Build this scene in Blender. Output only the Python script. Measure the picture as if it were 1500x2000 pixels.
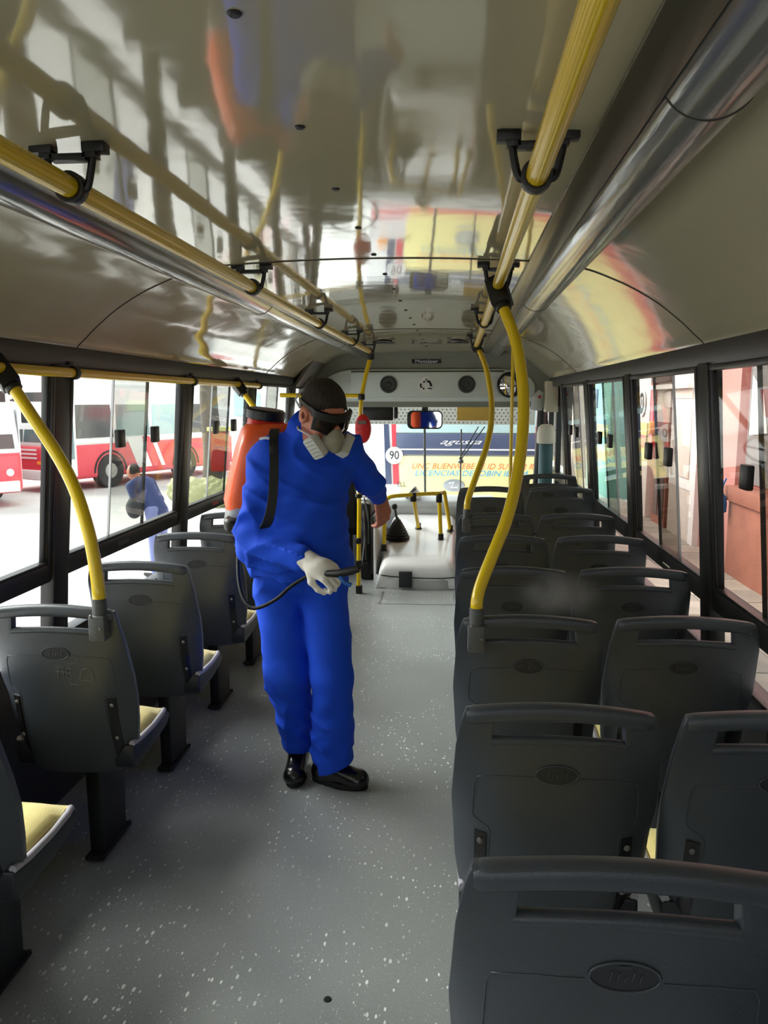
import bpy, bmesh, math, random
import numpy as np
from mathutils import Vector, Matrix
random.seed(7)
sc = bpy.context.scene
for o in list(bpy.data.objects):
    bpy.data.objects.remove(o)
COL = sc.collection

# ------------------------------------------------------------------ camera
EYE = 1.68
YAW, PITCH = math.radians(-5.388), math.radians(-8.344)
cf = Vector((math.sin(YAW)*math.cos(PITCH), math.cos(YAW)*math.cos(PITCH), math.sin(PITCH)))
cr = Vector((math.cos(YAW), -math.sin(YAW), 0))
cu = cr.cross(cf)
cam = bpy.data.cameras.new('camera')
cam.sensor_fit = 'HORIZONTAL'; cam.sensor_width = 36; cam.lens = 36.0
cam.clip_start = 0.02; cam.clip_end = 500
camo = bpy.data.objects.new('camera', cam); COL.objects.link(camo)
camo.matrix_world = Matrix(((cr.x, cu.x, -cf.x, 0), (cr.y, cu.y, -cf.y, 0), (cr.z, cu.z, -cf.z, EYE), (0, 0, 0, 1)))
sc.camera = camo

# ------------------------------------------------------------------ sky and exposure
w = bpy.data.worlds.new('world'); sc.world = w; w.use_nodes = True
bg = w.node_tree.nodes['Background']
bg.inputs['Color'].default_value = (0.90, 0.96, 1.0, 1)
bg.inputs['Strength'].default_value = 1.15
sun = bpy.data.lights.new('sun', 'SUN'); sun.energy = 5.2; sun.angle = math.radians(50); sun.color = (1.0, .985, .96)   # hazy sun over the street
suno = bpy.data.objects.new('sun', sun); COL.objects.link(suno)
suno.rotation_euler = Vector((.80, -.18, -.57)).to_track_quat('-Z', 'Y').to_euler()
sc.view_settings.view_transform = 'Standard'
sc.view_settings.look = 'None'
sc.view_settings.gamma = 1.0
sc.view_settings.use_curve_mapping = False
sc.view_settings.exposure = 1.3
sc.cycles.max_bounces = 10
sc.cycles.volume_bounces = 3
sc.cycles.diffuse_bounces = 5
sc.cycles.glossy_bounces = 5
sc.cycles.transparent_max_bounces = 24
sc.cycles.caustics_reflective = False
sc.cycles.caustics_refractive = False
sc.cycles.use_denoising = True
sc.cycles.sample_clamp_indirect = 8.0

# ------------------------------------------------------------------ materials
MATS = {}
def srgb(r, g, b):
    def f(c):
        c /= 255.0
        return c/12.92 if c <= .04045 else ((c+.055)/1.055)**2.4
    return (f(r), f(g), f(b))
def mat(name, col, rough=.5, metal=0., spec=.5, bump=0., bscale=40., coat=0., coat_r=.05, var=0., vscale=6., sheen=0., ior=None, var_col=None, stretch=None):
    """principled material; `var` mixes towards var_col with noise, `bump` adds fine relief"""
    m = bpy.data.materials.new(name); m.use_nodes = True
    nt = m.node_tree; p = nt.nodes['Principled BSDF']
    p.inputs['Base Color'].default_value = (*col, 1)
    p.inputs['Roughness'].default_value = rough
    p.inputs['Metallic'].default_value = metal
    p.inputs['Specular IOR Level'].default_value = spec
    if ior: p.inputs['IOR'].default_value = ior
    p.inputs['Coat Weight'].default_value = coat
    p.inputs['Coat Roughness'].default_value = coat_r
    if sheen:
        p.inputs['Sheen Weight'].default_value = sheen
    if var or bump:
        tc = nt.nodes.new('ShaderNodeTexCoord')
        vec = tc.outputs['Object']
        if stretch:
            mp = nt.nodes.new('ShaderNodeMapping'); mp.inputs['Scale'].default_value = stretch
            nt.links.new(vec, mp.inputs['Vector']); vec = mp.outputs['Vector']
    if var:
        n = nt.nodes.new('ShaderNodeTexNoise'); n.inputs['Scale'].default_value = vscale; n.inputs['Detail'].default_value = 5
        nt.links.new(vec, n.inputs['Vector'])
        cr_ = nt.nodes.new('ShaderNodeValToRGB'); cr_.color_ramp.elements[0].position = .35; cr_.color_ramp.elements[1].position = .7
        nt.links.new(n.outputs['Fac'], cr_.inputs['Fac'])
        mx = nt.nodes.new('ShaderNodeMix'); mx.data_type = 'RGBA'
        vc = var_col or tuple(c*.6 for c in col)
        mx.inputs['A'].default_value = (*col, 1); mx.inputs['B'].default_value = (*vc, 1)
        ml = nt.nodes.new('ShaderNodeMath'); ml.operation = 'MULTIPLY'; ml.inputs[1].default_value = var
        nt.links.new(cr_.outputs['Color'], ml.inputs[0]); nt.links.new(ml.outputs[0], mx.inputs['Factor'])
        nt.links.new(mx.outputs['Result'], p.inputs['Base Color'])
    if bump:
        n = nt.nodes.new('ShaderNodeTexNoise'); n.inputs['Scale'].default_value = bscale; n.inputs['Detail'].default_value = 3
        nt.links.new(vec, n.inputs['Vector'])
        b = nt.nodes.new('ShaderNodeBump'); b.inputs['Strength'].default_value = 1.0; b.inputs['Distance'].default_value = bump
        nt.links.new(n.outputs['Fac'], b.inputs['Height']); nt.links.new(b.outputs['Normal'], p.inputs['Normal'])
    MATS[name] = m
    return m
def glass(name, tint, ior=1.45):
    m = bpy.data.materials.new(name); m.use_nodes = True
    nt = m.node_tree; nt.nodes.remove(nt.nodes['Principled BSDF'])
    t = nt.nodes.new('ShaderNodeBsdfTransparent'); t.inputs['Color'].default_value = (*tint, 1)
    g = nt.nodes.new('ShaderNodeBsdfGlossy'); g.inputs['Roughness'].default_value = .02
    lw = nt.nodes.new('ShaderNodeLayerWeight'); lw.inputs['Blend'].default_value = .5       # Schlick reflectance, same from both sides
    pw = nt.nodes.new('ShaderNodeMath'); pw.operation = 'POWER'; pw.inputs[1].default_value = 5; nt.links.new(lw.outputs['Facing'], pw.inputs[0])
    f = nt.nodes.new('ShaderNodeMapRange'); f.inputs['To Min'].default_value = ((ior-1)/(ior+1))**2*.6; f.inputs['To Max'].default_value = .6; nt.links.new(pw.outputs[0], f.inputs['Value'])
    mx = nt.nodes.new('ShaderNodeMixShader')
    nt.links.new(f.outputs[0], mx.inputs[0]); nt.links.new(t.outputs[0], mx.inputs[1]); nt.links.new(g.outputs[0], mx.inputs[2])
    nt.links.new(mx.outputs[0], nt.nodes['Material Output'].inputs['Surface'])
    MATS[name] = m
    return m

mat('laminate', srgb(186, 178, 148), .07, spec=.6, bump=.0035, bscale=2.2, coat=.5, coat_r=.03)
mat('coving', srgb(194, 186, 160), .10, spec=.6, bump=.004, bscale=2.6, coat=.5, coat_r=.05)
mat('seam', srgb(60, 56, 48), .5)
mat('edge_shade', srgb(92, 88, 72), .22, spec=.6)  # brown-grey tone stands in for shade at the ceiling edge
mat('tube_grey', srgb(152, 152, 150), .16, metal=.55, spec=.6, bump=.002, bscale=5, stretch=(6, .5, 6))
mat('tube_plastic', srgb(165, 164, 160), .2, spec=.7, coat=.6, coat_r=.06)
mat('rail_yellow', srgb(236, 200, 24), .22, spec=.5, coat=.4, coat_r=.08)
mat('rail_ribbed', srgb(230, 192, 18), .25, spec=.5, coat=.3, coat_r=.1)
mat('black_plastic', srgb(18, 17, 17), .4)
mat('black_rubber', srgb(16, 16, 18), .6)
mat('frame_dark', srgb(30, 29, 30), .38, spec=.5)
mat('header_dark', srgb(46, 44, 42), .4)
mat('alu_dark', srgb(88, 88, 92), .35, metal=.6)
mat('alu', srgb(170, 170, 172), .3, metal=.9)
mat('seat_grey', srgb(62, 67, 75), .32, spec=.55, bump=.0006, bscale=420, var=.4, vscale=7, var_col=srgb(51, 54, 58))
mat('seat_groove', srgb(96, 99, 104), .4)
mat('seat_dark', srgb(36, 39, 46), .45)
mat('seat_trim', srgb(176, 174, 184), .4)
mat('cushion', srgb(236, 220, 146), .85, sheen=.3, bump=.0008, bscale=300, var=.4, vscale=30, var_col=srgb(218, 198, 116))
mat('bolt', srgb(120, 120, 120), .4, metal=.7)
mat('bracket_grey', srgb(88, 90, 92), .45, var=.5, vscale=60, var_col=srgb(60, 60, 60))
mat('pedestal', srgb(24, 25, 27), .5)
mat('scratch', srgb(118, 120, 122), .6)
mat('wall_panel', srgb(42, 42, 44), .5)
mat('white_plastic', srgb(240, 241, 244), .3, coat=.3, coat_r=.1, bump=.0008, bscale=9)
mat('grey_white', srgb(186, 190, 192), .4)
mat('bulkhead_light', srgb(206, 214, 213), .4)
mat('bulkhead_dark', srgb(136, 139, 132), .45)
mat('driver_grey', srgb(92, 88, 82), .5)
mat('speaker', srgb(58, 60, 62), .6)
mat('white', srgb(235, 235, 236), .5)
mat('black_print', srgb(24, 26, 30), .6)
mat('ivory', srgb(214, 206, 186), .5)
mat('mirror', (.85, .85, .86), .03, metal=1.)
mat('red_plastic', srgb(206, 30, 38), .35)
mat('red_dark', srgb(168, 34, 36), .4)
mat('screen_grey', srgb(112, 100, 92), .3)
mat('door_dark', srgb(44, 42, 42), .4)
mat('perforated_dot', srgb(150, 154, 152), .6)
mat('fabric_white', srgb(226, 220, 206), .8)
mat('coverall', srgb(28, 80, 222), .8, spec=.25, bump=.0015, bscale=30)
mat('coverall_trim', srgb(196, 206, 226), .7)
mat('skin', srgb(198, 126, 100), .5, bump=.0005, bscale=180, var=.3, vscale=18, var_col=srgb(178, 96, 78))
mat('hair', srgb(40, 31, 25), .8, bump=.012, bscale=120, stretch=(1, 1, .3))
mat('glove', srgb(238, 234, 226), .8, bump=.001, bscale=60)
mat('goggle_black', srgb(12, 12, 13), .6)
mat('respirator', srgb(150, 144, 126), .5)
mat('filter_grey', srgb(206, 206, 200), .6)
mat('resp_dark', srgb(96, 86, 72), .5)
mat('strap_white', srgb(200, 202, 204), .6)
mat('shoe', srgb(16, 16, 18), .25, coat=.3)
mat('sole', srgb(22, 22, 22), .7)
mat('tank_orange', srgb(255, 98, 40), .35, coat=.2)
mat('tank_red', srgb(214, 36, 24), .4)
mat('tank_grey', srgb(146, 148, 150), .5)
mat('hose', srgb(16, 18, 21), .65, spec=.3)
mat('blue_plastic', srgb(30, 92, 170), .4)
mat('paper', srgb(226, 226, 222), .7)
mat('asphalt', srgb(205, 203, 200), .85, var=.4, vscale=.8, var_col=srgb(180, 178, 176))
mat('pave_stone', srgb(168, 156, 142), .8, bump=.004, bscale=20, var=.6, vscale=3, var_col=srgb(132, 122, 112))
mat('pave_stone_b', srgb(152, 142, 130), .8, bump=.004, bscale=20, var=.6, vscale=3, var_col=srgb(124, 114, 106))
mat('kerb', srgb(190, 186, 180), .8)
mat('bus_red', srgb(226, 74, 88), .3, coat=.3)
mat('bus_white', srgb(236, 236, 238), .3, coat=.3)
mat('bus_yellow', srgb(252, 240, 170), .3, coat=.3)
mat('bus_navy', srgb(78, 86, 116), .25, coat=.3)
mat('bus_glass', srgb(120, 152, 156), .08, spec=.8)
mat('bus_glass_dark', srgb(78, 86, 88), .1, spec=.8)
mat('bus_glass_pale', srgb(184, 214, 218), .1, spec=.8)
mat('tyre', srgb(52, 50, 50), .8)
mat('hub', srgb(176, 172, 166), .5)
mat('lamp_orange', srgb(252, 168, 72), .3)
mat('lamp_red', srgb(216, 32, 34), .3)
mat('text_orange', srgb(240, 130, 90), .5)
mat('text_blue', srgb(86, 178, 232), .5)
mat('silver', srgb(190, 196, 204), .25, metal=.6)
mat('facade_pink', srgb(196, 138, 130), .85, var=.5, vscale=1.2, var_col=srgb(178, 120, 112))
mat('sky_block_grey', srgb(88, 88, 88), .85)  # kept dark so the unseen wall bounces little light inside
mat('facade_dark', srgb(104, 82, 76), .6, var=.5, vscale=5, var_col=srgb(82, 62, 56), stretch=(1, 6, .6))
mat('facade_glass', srgb(112, 108, 108), .12, spec=.7)
mat('facade_brown', srgb(152, 96, 78), .6, var=.5, vscale=4, var_col=srgb(126, 78, 62))
mat('facade_cream', srgb(206, 196, 186), .8)
mat('facade_white', srgb(232, 230, 228), .7)
mat('teal', srgb(126, 170, 160), .5)
mat('teal_dark', srgb(62, 98, 104), .5)
mat('yellow_pale', srgb(206, 204, 128), .6)
mat('navy_cloth', srgb(48, 60, 104), .8, bump=.003, bscale=14)
mat('jeans', srgb(112, 120, 164), .8)
mat('dark_cloth', srgb(58, 58, 64), .8)
mat('bark', srgb(98, 92, 82), .9, bump=.02, bscale=8)
mat('leaf', srgb(126, 140, 92), .7)
mat('leaf_b', srgb(170, 172, 128), .7)
mat('blue_cloth', srgb(40, 104, 168), .8)
glass('pane_left', (.84, .85, .83))
glass('pane_right', (.78, .765, .74))
glass('pane_teal', (.84, .94, .91))
glass('pane_low', (.93, .94, .93))
glass('windshield', (.93, .96, .94), 1.25)
glass('goggle_lens', (.30, .27, .25))

def translucent(name, col, a=.5):
    m = bpy.data.materials.new(name); m.use_nodes = True; nt = m.node_tree; nt.nodes.remove(nt.nodes['Principled BSDF'])
    d = nt.nodes.new('ShaderNodeBsdfDiffuse'); d.inputs['Color'].default_value = (*col, 1)
    t = nt.nodes.new('ShaderNodeBsdfTranslucent'); t.inputs['Color'].default_value = (*col, 1)
    mx = nt.nodes.new('ShaderNodeMixShader'); mx.inputs[0].default_value = a
    nt.links.new(d.outputs[0], mx.inputs[1]); nt.links.new(t.outputs[0], mx.inputs[2]); nt.links.new(mx.outputs[0], nt.nodes['Material Output'].inputs['Surface']); MATS[name] = m
translucent('perforated', srgb(206, 208, 204))
translucent('mustard_panel', srgb(206, 186, 120), .4)

# vinyl floor with pale flecks
def floor_material():
    m = bpy.data.materials.new('vinyl_floor'); m.use_nodes = True; MATS['vinyl'] = m
    nt = m.node_tree; p = nt.nodes['Principled BSDF']; L = nt.links
    tc = nt.nodes.new('ShaderNodeTexCoord')
    def ramp(src, a, b, ca, cb):
        r = nt.nodes.new('ShaderNodeValToRGB'); r.color_ramp.elements[0].position = a; r.color_ramp.elements[1].position = b
        r.color_ramp.elements[0].color = (*ca, 1); r.color_ramp.elements[1].color = (*cb, 1); L.new(src, r.inputs['Fac']); return r.outputs['Color']
    def mapping(s, rot=0):
        q = nt.nodes.new('ShaderNodeMapping'); q.inputs['Scale'].default_value = s; q.inputs['Rotation'].default_value = (0, 0, rot)
        L.new(tc.outputs['Object'], q.inputs['Vector']); return q.outputs['Vector']
    def noise(s, d=4, v=None):
        n = nt.nodes.new('ShaderNodeTexNoise'); n.inputs['Scale'].default_value = s; n.inputs['Detail'].default_value = d
        L.new(v or tc.outputs['Object'], n.inputs['Vector']); return n.outputs['Fac']
    def voro(v, s, rnd=1.):
        n = nt.nodes.new('ShaderNodeTexVoronoi'); n.inputs['Scale'].default_value = s; n.inputs['Randomness'].default_value = rnd
        L.new(v, n.inputs['Vector']); return n
    def mix(f, a, b):
        q = nt.nodes.new('ShaderNodeMix'); q.data_type = 'RGBA'; L.new(f, q.inputs['Factor'])
        for s, k in ((a, 'A'), (b, 'B')):
            if isinstance(s, tuple): q.inputs[k].default_value = (*s, 1)
            else: L.new(s, q.inputs[k])
        return q.outputs['Result']
    def mul(a, b):
        q = nt.nodes.new('ShaderNodeMath'); q.operation = 'MULTIPLY'; L.new(a, q.inputs[0])
        if isinstance(b, float): q.inputs[1].default_value = b
        else: L.new(b, q.inputs[1])
        return q.outputs[0]
    base = mix(ramp(noise(1.1, 6), .2, .8, (0, 0, 0), (1, 1, 1)), srgb(156, 160, 160), srgb(132, 136, 136))
    # tiny printed mottling
    base = mix(mul(ramp(noise(160, 2), .5, .62, (0, 0, 0), (1, 1, 1)), .35), base, srgb(168, 172, 172))
    # pale flecks, most of them scattered in patches
    v1 = voro(mapping((58, 27, 1), .12), 1.0)
    patch = ramp(noise(1.9, 4), .40, .58, (.12, .12, .12), (1, 1, 1))
    size = ramp(v1.outputs['Color'], .20, 1.0, (0, 0, 0), (.31, .31, .31))
    ls = nt.nodes.new('ShaderNodeMath'); ls.operation = 'LESS_THAN'; L.new(v1.outputs['Distance'], ls.inputs[0]); L.new(size, ls.inputs[1])
    f1 = mul(mul(ls.outputs[0], patch), .95)
    v2 = voro(mapping((105, 60, 1), -.2), 1.0)
    size2 = ramp(v2.outputs['Color'], .4, 1.0, (0, 0, 0), (.30, .30, .30))
    l2 = nt.nodes.new('ShaderNodeMath'); l2.operation = 'LESS_THAN'; L.new(v2.outputs['Distance'], l2.inputs[0]); L.new(size2, l2.inputs[1])
    base = mix(mul(mul(l2.outputs[0], patch), .7), base, srgb(222, 224, 224))
    base = mix(f1, base, srgb(246, 248, 246))
    L.new(base, p.inputs['Base Color'])
    L.new(ramp(noise(3.5, 4), .3, .7, (.30,)*3, (.36,)*3), p.inputs['Roughness'])
    b = nt.nodes.new('ShaderNodeBump'); b.inputs['Distance'].default_value = .0006
    L.new(noise(120, 2), b.inputs['Height']); L.new(b.outputs['Normal'], p.inputs['Normal'])
floor_material()

# ------------------------------------------------------------------ mesh helpers
class MB:
    def __init__(s): s.v = []; s.f = []
    def add(s, vs, fs):
        n = len(s.v); s.v += [tuple(map(float, q)) for q in vs]; s.f += [tuple(i+n for i in f) for f in fs]; return s
    def box(s, x0, x1, y0, y1, z0, z1):
        return s.add([(x0, y0, z0), (x1, y0, z0), (x1, y1, z0), (x0, y1, z0), (x0, y0, z1), (x1, y0, z1), (x1, y1, z1), (x0, y1, z1)],
                     [(0, 3, 2, 1), (4, 5, 6, 7), (0, 1, 5, 4), (1, 2, 6, 5), (2, 3, 7, 6), (3, 0, 4, 7)])
    def hexa(s, lo, hi):
        """lo, hi: four corners each, same winding"""
        return s.add(list(lo)+list(hi), [(0, 3, 2, 1), (4, 5, 6, 7), (0, 1, 5, 4), (1, 2, 6, 5), (2, 3, 7, 6), (3, 0, 4, 7)])
    def tube(s, path, r, n=12, caps=True, sq=None):
        P = [Vector(p) for p in path]; m = len(P)
        R = r if isinstance(r, (list, tuple)) else [r]*m
        T = [(P[min(i+1, m-1)]-P[max(i-1, 0)]).normalized() for i in range(m)]
        a = Vector((0, 0, 1)) if abs(T[0].z) < .9 else Vector((1, 0, 0))
        N = (a - T[0]*a.dot(T[0])).normalized(); vs = []
        for i in range(m):
            if i: N = (N - T[i]*N.dot(T[i])).normalized()
            B = T[i].cross(N)
            for k in range(n):
                t = 2*math.pi*k/n
                rr = R[i]*(sq(t) if sq else 1)
                vs.append(P[i]+N*math.cos(t)*rr+B*math.sin(t)*rr)
        fs = [(i*n+k, i*n+(k+1) % n, (i+1)*n+(k+1) % n, (i+1)*n+k) for i in range(m-1) for k in range(n)]
        if caps: fs += [tuple(reversed(range(n))), tuple(range((m-1)*n, m*n))]
        return s.add(vs, fs)
    def ring(s, c, axis, ro, ri, h, n=24):
        axis = Vector(axis).normalized(); a = Vector((0, 0, 1)) if abs(axis.z) < .9 else Vector((1, 0, 0))
        N = (a-axis*a.dot(axis)).normalized(); B = axis.cross(N); c = Vector(c); vs = []
        for rr, hh in ((ro, 0), (ro, h), (ri, h), (ri, 0)):
            vs += [c+axis*hh+(N*math.cos(2*math.pi*k/n)+B*math.sin(2*math.pi*k/n))*rr for k in range(n)]
        fs = [(j*n+k, j*n+(k+1) % n, ((j+1) % 4)*n+(k+1) % n, ((j+1) % 4)*n+k) for j in range(4) for k in range(n)]
        return s.add(vs, fs)
    def lathe(s, prof, c, axis=(0, 0, 1), n=24, sx=1., sy=1.):
        axis = Vector(axis).normalized(); a = Vector((0, 0, 1)) if abs(axis.z) < .9 else Vector((1, 0, 0))
        N = (a-axis*a.dot(axis)).normalized(); B = axis.cross(N); c = Vector(c); vs = []
        for r, h in prof:
            vs += [c+axis*h+N*math.cos(2*math.pi*k/n)*r*sx+B*math.sin(2*math.pi*k/n)*r*sy for k in range(n)]
        m = len(prof)
        fs = [(j*n+k, j*n+(k+1) % n, (j+1)*n+(k+1) % n, (j+1)*n+k) for j in range(m-1) for k in range(n)]
        fs += [tuple(reversed(range(n))), tuple(range((m-1)*n, m*n))]
        return s.add(vs, fs)
    def prism(s, poly, f0, f1):
        """poly: 2-D points; f0/f1 map a 2-D point to the two ends"""
        n = len(poly); vs = [f0(*p) for p in poly]+[f1(*p) for p in poly]
        return s.add(vs, [tuple(reversed(range(n))), tuple(range(n, 2*n))]+[(k, (k+1) % n, n+(k+1) % n, n+k) for k in range(n)])
    def sheet(s, rows, thick=None):
        """rows: list of equally long lists of points -> a surface; thick: offset vector for a closed slab"""
        a, b = len(rows), len(rows[0])
        vs = [p for r in rows for p in r]
        fs = [(i*b+j, i*b+j+1, (i+1)*b+j+1, (i+1)*b+j) for i in range(a-1) for j in range(b-1)]
        if thick is None: return s.add(vs, fs)
        n = len(vs); t = Vector(thick)
        vs = vs+[Vector(p)+t for p in vs]
        fs2 = [tuple(reversed([k+n for k in f])) for f in fs]
        rim = [i for i in range(b)]+[i*b+b-1 for i in range(1, a)]+[(a-1)*b+j for j in range(b-2, -1, -1)]+[i*b for i in range(a-2, 0, -1)]
        side = [(rim[(k+1) % len(rim)], rim[k], rim[k]+n, rim[(k+1) % len(rim)]+n) for k in range(len(rim))]
        return s.add(vs, fs+fs2+side)
def smooth_path(pts, n=6):
    P = [Vector(p) for p in pts]; P = [2*P[0]-P[1]]+P+[2*P[-1]-P[-2]]; out = []
    for i in range(1, len(P)-2):
        for k in range(n):
            t = k/n; a, b, c, d = P[i-1:i+3]
            out.append(.5*((2*b)+(c-a)*t+(2*a-5*b+4*c-d)*t*t+(3*b-a-3*c+d)*t**3))
    out.append(P[-2]); return out
def mesh_of(mb, bevel=0., seg=2, angle=35, name='mesh', fix=True):
    me = bpy.data.meshes.new(name); me.from_pydata(mb.v, [], mb.f)
    bm = bmesh.new(); bm.from_mesh(me)
    if fix: bmesh.ops.recalc_face_normals(bm, faces=bm.faces)
    if bevel:
        es = [e for e in bm.edges if len(e.link_faces) == 2 and e.calc_face_angle(0) > math.radians(30)]
        bmesh.ops.bevel(bm, geom=es, offset=bevel, segments=seg, affect='EDGES', profile=.5, clamp_overlap=True)
    bm.to_mesh(me); bm.free()
    me.shade_smooth(); me.set_sharp_from_angle(angle=math.radians(angle))
    return me
def obj(name, mb, m, parent=None, bevel=0., seg=2, angle=35, fix=True):
    me = mb if isinstance(mb, bpy.types.Mesh) else mesh_of(mb, bevel, seg, angle, name, fix)
    o = bpy.data.objects.new(name, me); COL.objects.link(o)
    if not me.materials: me.materials.append(MATS[m])
    if parent is not None:
        o.parent = parent
        if not isinstance(mb, bpy.types.Mesh):
            off = Vector(parent.get('_at', (0, 0, 0)))
            if off.length: me.transform(Matrix.Translation(-off))
            o['_at'] = tuple(off)
    return o
def tag(o, label=None, cat=None, group=None, kind=None):
    if label: o['label'] = label
    if cat: o['category'] = cat
    if group: o['group'] = group
    if kind: o['kind'] = kind
    return o
def thing(name, label, cat, loc=(0, 0, 0), group=None, kind=None):
    o = bpy.data.objects.new(name, None); COL.objects.link(o); o.location = loc; o['_at'] = tuple(loc); o.empty_display_size = .1
    return tag(o, label, cat, group, kind)
def copy_tree(o, parent=None):
    c = o.copy(); COL.objects.link(c); c.parent = parent
    for ch in list(o.children): copy_tree(ch, c)
    return c
def text_mesh(s, size, extrude=.002, shear=0., align='CENTER'):
    cu_ = bpy.data.curves.new('t', 'FONT'); cu_.body = s; cu_.size = size; cu_.extrude = extrude; cu_.shear = shear; cu_.align_x = align; cu_.align_y = 'CENTER'
    cu_.resolution_u = 3
    t = bpy.data.objects.new('t', cu_); COL.objects.link(t)
    bpy.context.view_layer.update()
    me = bpy.data.meshes.new_from_object(t.evaluated_get(bpy.context.evaluated_depsgraph_get()))
    bpy.data.objects.remove(t); return me
def text(name, s, size, m, parent, loc, rot, extrude=.002, shear=0., sx=1.):
    me = text_mesh(s, size, extrude, shear)
    R = Matrix.Rotation(rot[2], 4, 'Z') @ Matrix.Rotation(rot[1], 4, 'Y') @ Matrix.Rotation(rot[0], 4, 'X')
    off = Vector(parent.get('_at', (0, 0, 0))) if parent is not None else Vector()
    me.transform(Matrix.Translation(Vector(loc)-off) @ R @ Matrix.Diagonal((sx, 1, 1, 1)))
    me.materials.clear(); me.materials.append(MATS[m])
    o = bpy.data.objects.new(name, me); COL.objects.link(o); o.parent = parent; return o

# ------------------------------------------------------------------ signed-distance meshing (figures, soft shapes)
class Field:
    def __init__(s, lo, hi, h):
        s.lo = np.array(lo, float); s.h = h
        s.n = np.ceil((np.array(hi)-s.lo)/h).astype(int)+1
        s.F = np.full(s.n, 9., np.float32)
    def sub(s, lo, hi):
        a = np.clip(np.floor((np.array(lo)-s.lo)/s.h).astype(int), 0, s.n); b = np.clip(np.ceil((np.array(hi)-s.lo)/s.h).astype(int)+1, 0, s.n)
        g = [s.lo[i]+np.arange(a[i], b[i])*s.h for i in range(3)]
        return tuple(slice(a[i], b[i]) for i in range(3)), np.meshgrid(*g, indexing='ij')
    def put(s, fn, lo, hi, k=.02, op='add'):
        sl, (X, Y, Z) = s.sub(np.array(lo)-k-3*s.h, np.array(hi)+k+3*s.h)
        if X.size == 0: return s
        d = fn(X, Y, Z).astype(np.float32); f = s.F[sl]
        if op == 'add':
            h = np.clip(.5+.5*(f-d)/k, 0, 1); s.F[sl] = f*(1-h)+d*h-k*h*(1-h)
        else:
            d = -d; h = np.clip(.5-.5*(f-d)/k, 0, 1); s.F[sl] = f*(1-h)+d*h+k*h*(1-h)
        return s
    def cap(s, a, b, ra, rb=None, k=.02, op='add', flat=None):
        """tapered capsule; flat = (axis vector, factor) squeezes the section along that axis"""
        a = np.array(a, float); b = np.array(b, float); rb = ra if rb is None else rb; ab = b-a; L = ab@ab+1e-12
        def fn(X, Y, Z):
            px, py, pz = X-a[0], Y-a[1], Z-a[2]
            t = np.clip((px*ab[0]+py*ab[1]+pz*ab[2])/L, 0, 1)
            dx, dy, dz = px-t*ab[0], py-t*ab[1], pz-t*ab[2]
            q = dx*dx+dy*dy+dz*dz
            if flat is not None:
                ax = np.array(flat[0], float); ax /= np.linalg.norm(ax); c = dx*ax[0]+dy*ax[1]+dz*ax[2]
                q = q+c*c*(flat[1]**2-1)
            return np.sqrt(q)-(ra+(rb-ra)*t)
        m = max(ra, rb)
        return s.put(fn, np.minimum(a, b)-m, np.maximum(a, b)+m, k, op)
    def ell(s, c, r, R=None, k=.02, op='add'):
        c = np.array(c, float); r = np.array(r, float); R = np.eye(3) if R is None else np.array(R)
        def fn(X, Y, Z):
            p = np.stack([X-c[0], Y-c[1], Z-c[2]], -1) @ R      # columns of R = local axes
            q = p/r; l = np.sqrt((q*q).sum(-1)); g = np.sqrt(((q/r)**2).sum(-1))+1e-9
            return l*(l-1)/g
        m = r.max()
        return s.put(fn, c-m, c+m, k, op)
    def mesh(s, disp=None, name='body'):
        F = s.F
        if disp is not None:
            g = [s.lo[i]+np.arange(s.n[i])*s.h for i in range(3)]
            near = np.abs(F) < .06
            X, Y, Z = np.meshgrid(*g, indexing='ij')
            F = F.copy(); F[near] += disp(X[near], Y[near], Z[near])
        ins = F < 0; nx, ny, nz = F.shape
        c = np.zeros((nx-1, ny-1, nz-1), np.uint8)
        for i in (0, 1):
            for j in (0, 1):
                for k in (0, 1): c += ins[i:nx-1+i, j:ny-1+j, k:nz-1+k]
        idx = np.argwhere((c > 0) & (c < 8))
        vid = np.full(c.shape, -1, np.int32); vid[tuple(idx.T)] = np.arange(len(idx))
        acc = np.zeros((len(idx), 3)); cnt = np.zeros(len(idx))
        cor = [(i, j, k) for i in (0, 1) for j in (0, 1) for k in (0, 1)]
        for p in cor:
            for ax in range(3):
                if p[ax]: continue
                q = list(p); q[ax] = 1
                fa = F[tuple((idx+p).T)]; fb = F[tuple((idx+q).T)]
                m = (fa < 0) != (fb < 0)
                t = np.where(m, fa/np.where(m, fa-fb, 1), 0)
                pos = np.array(p, float)[None]+np.eye(3)[ax][None]*t[:, None]
                acc[m] += pos[m]; cnt[m] += 1
        V = s.lo+(idx+acc/cnt[:, None])*s.h
        faces = []
        for ax in range(3):
            u, v = (ax+1) % 3, (ax+2) % 3
            sl0 = [slice(1, -1)]*3; sl1 = [slice(1, -1)]*3; sl0[ax] = slice(0, -1); sl1[ax] = slice(1, None)
            A = ins[tuple(sl0)]; B = ins[tuple(sl1)]
            for flip, M in ((0, A & ~B), (1, ~A & B)):
                e = np.argwhere(M)
                if not len(e): continue
                off = np.ones(3, int); off[ax] = 0; e = e+off
                du = np.eye(3, dtype=int)[u]; dv = np.eye(3, dtype=int)[v]
                qs = [vid[tuple((e-du-dv).T)], vid[tuple((e-dv).T)], vid[tuple(e.T)], vid[tuple((e-du).T)]]
                q = np.stack(qs[::-1] if flip else qs, -1); faces.append(q)
        Q = np.concatenate(faces) if faces else np.zeros((0, 4), int)
        Q = Q[(Q >= 0).all(1)]
        me = bpy.data.meshes.new(name); me.from_pydata(V.tolist(), [], Q.tolist()); me.shade_smooth(); me.update()
        return me
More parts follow.
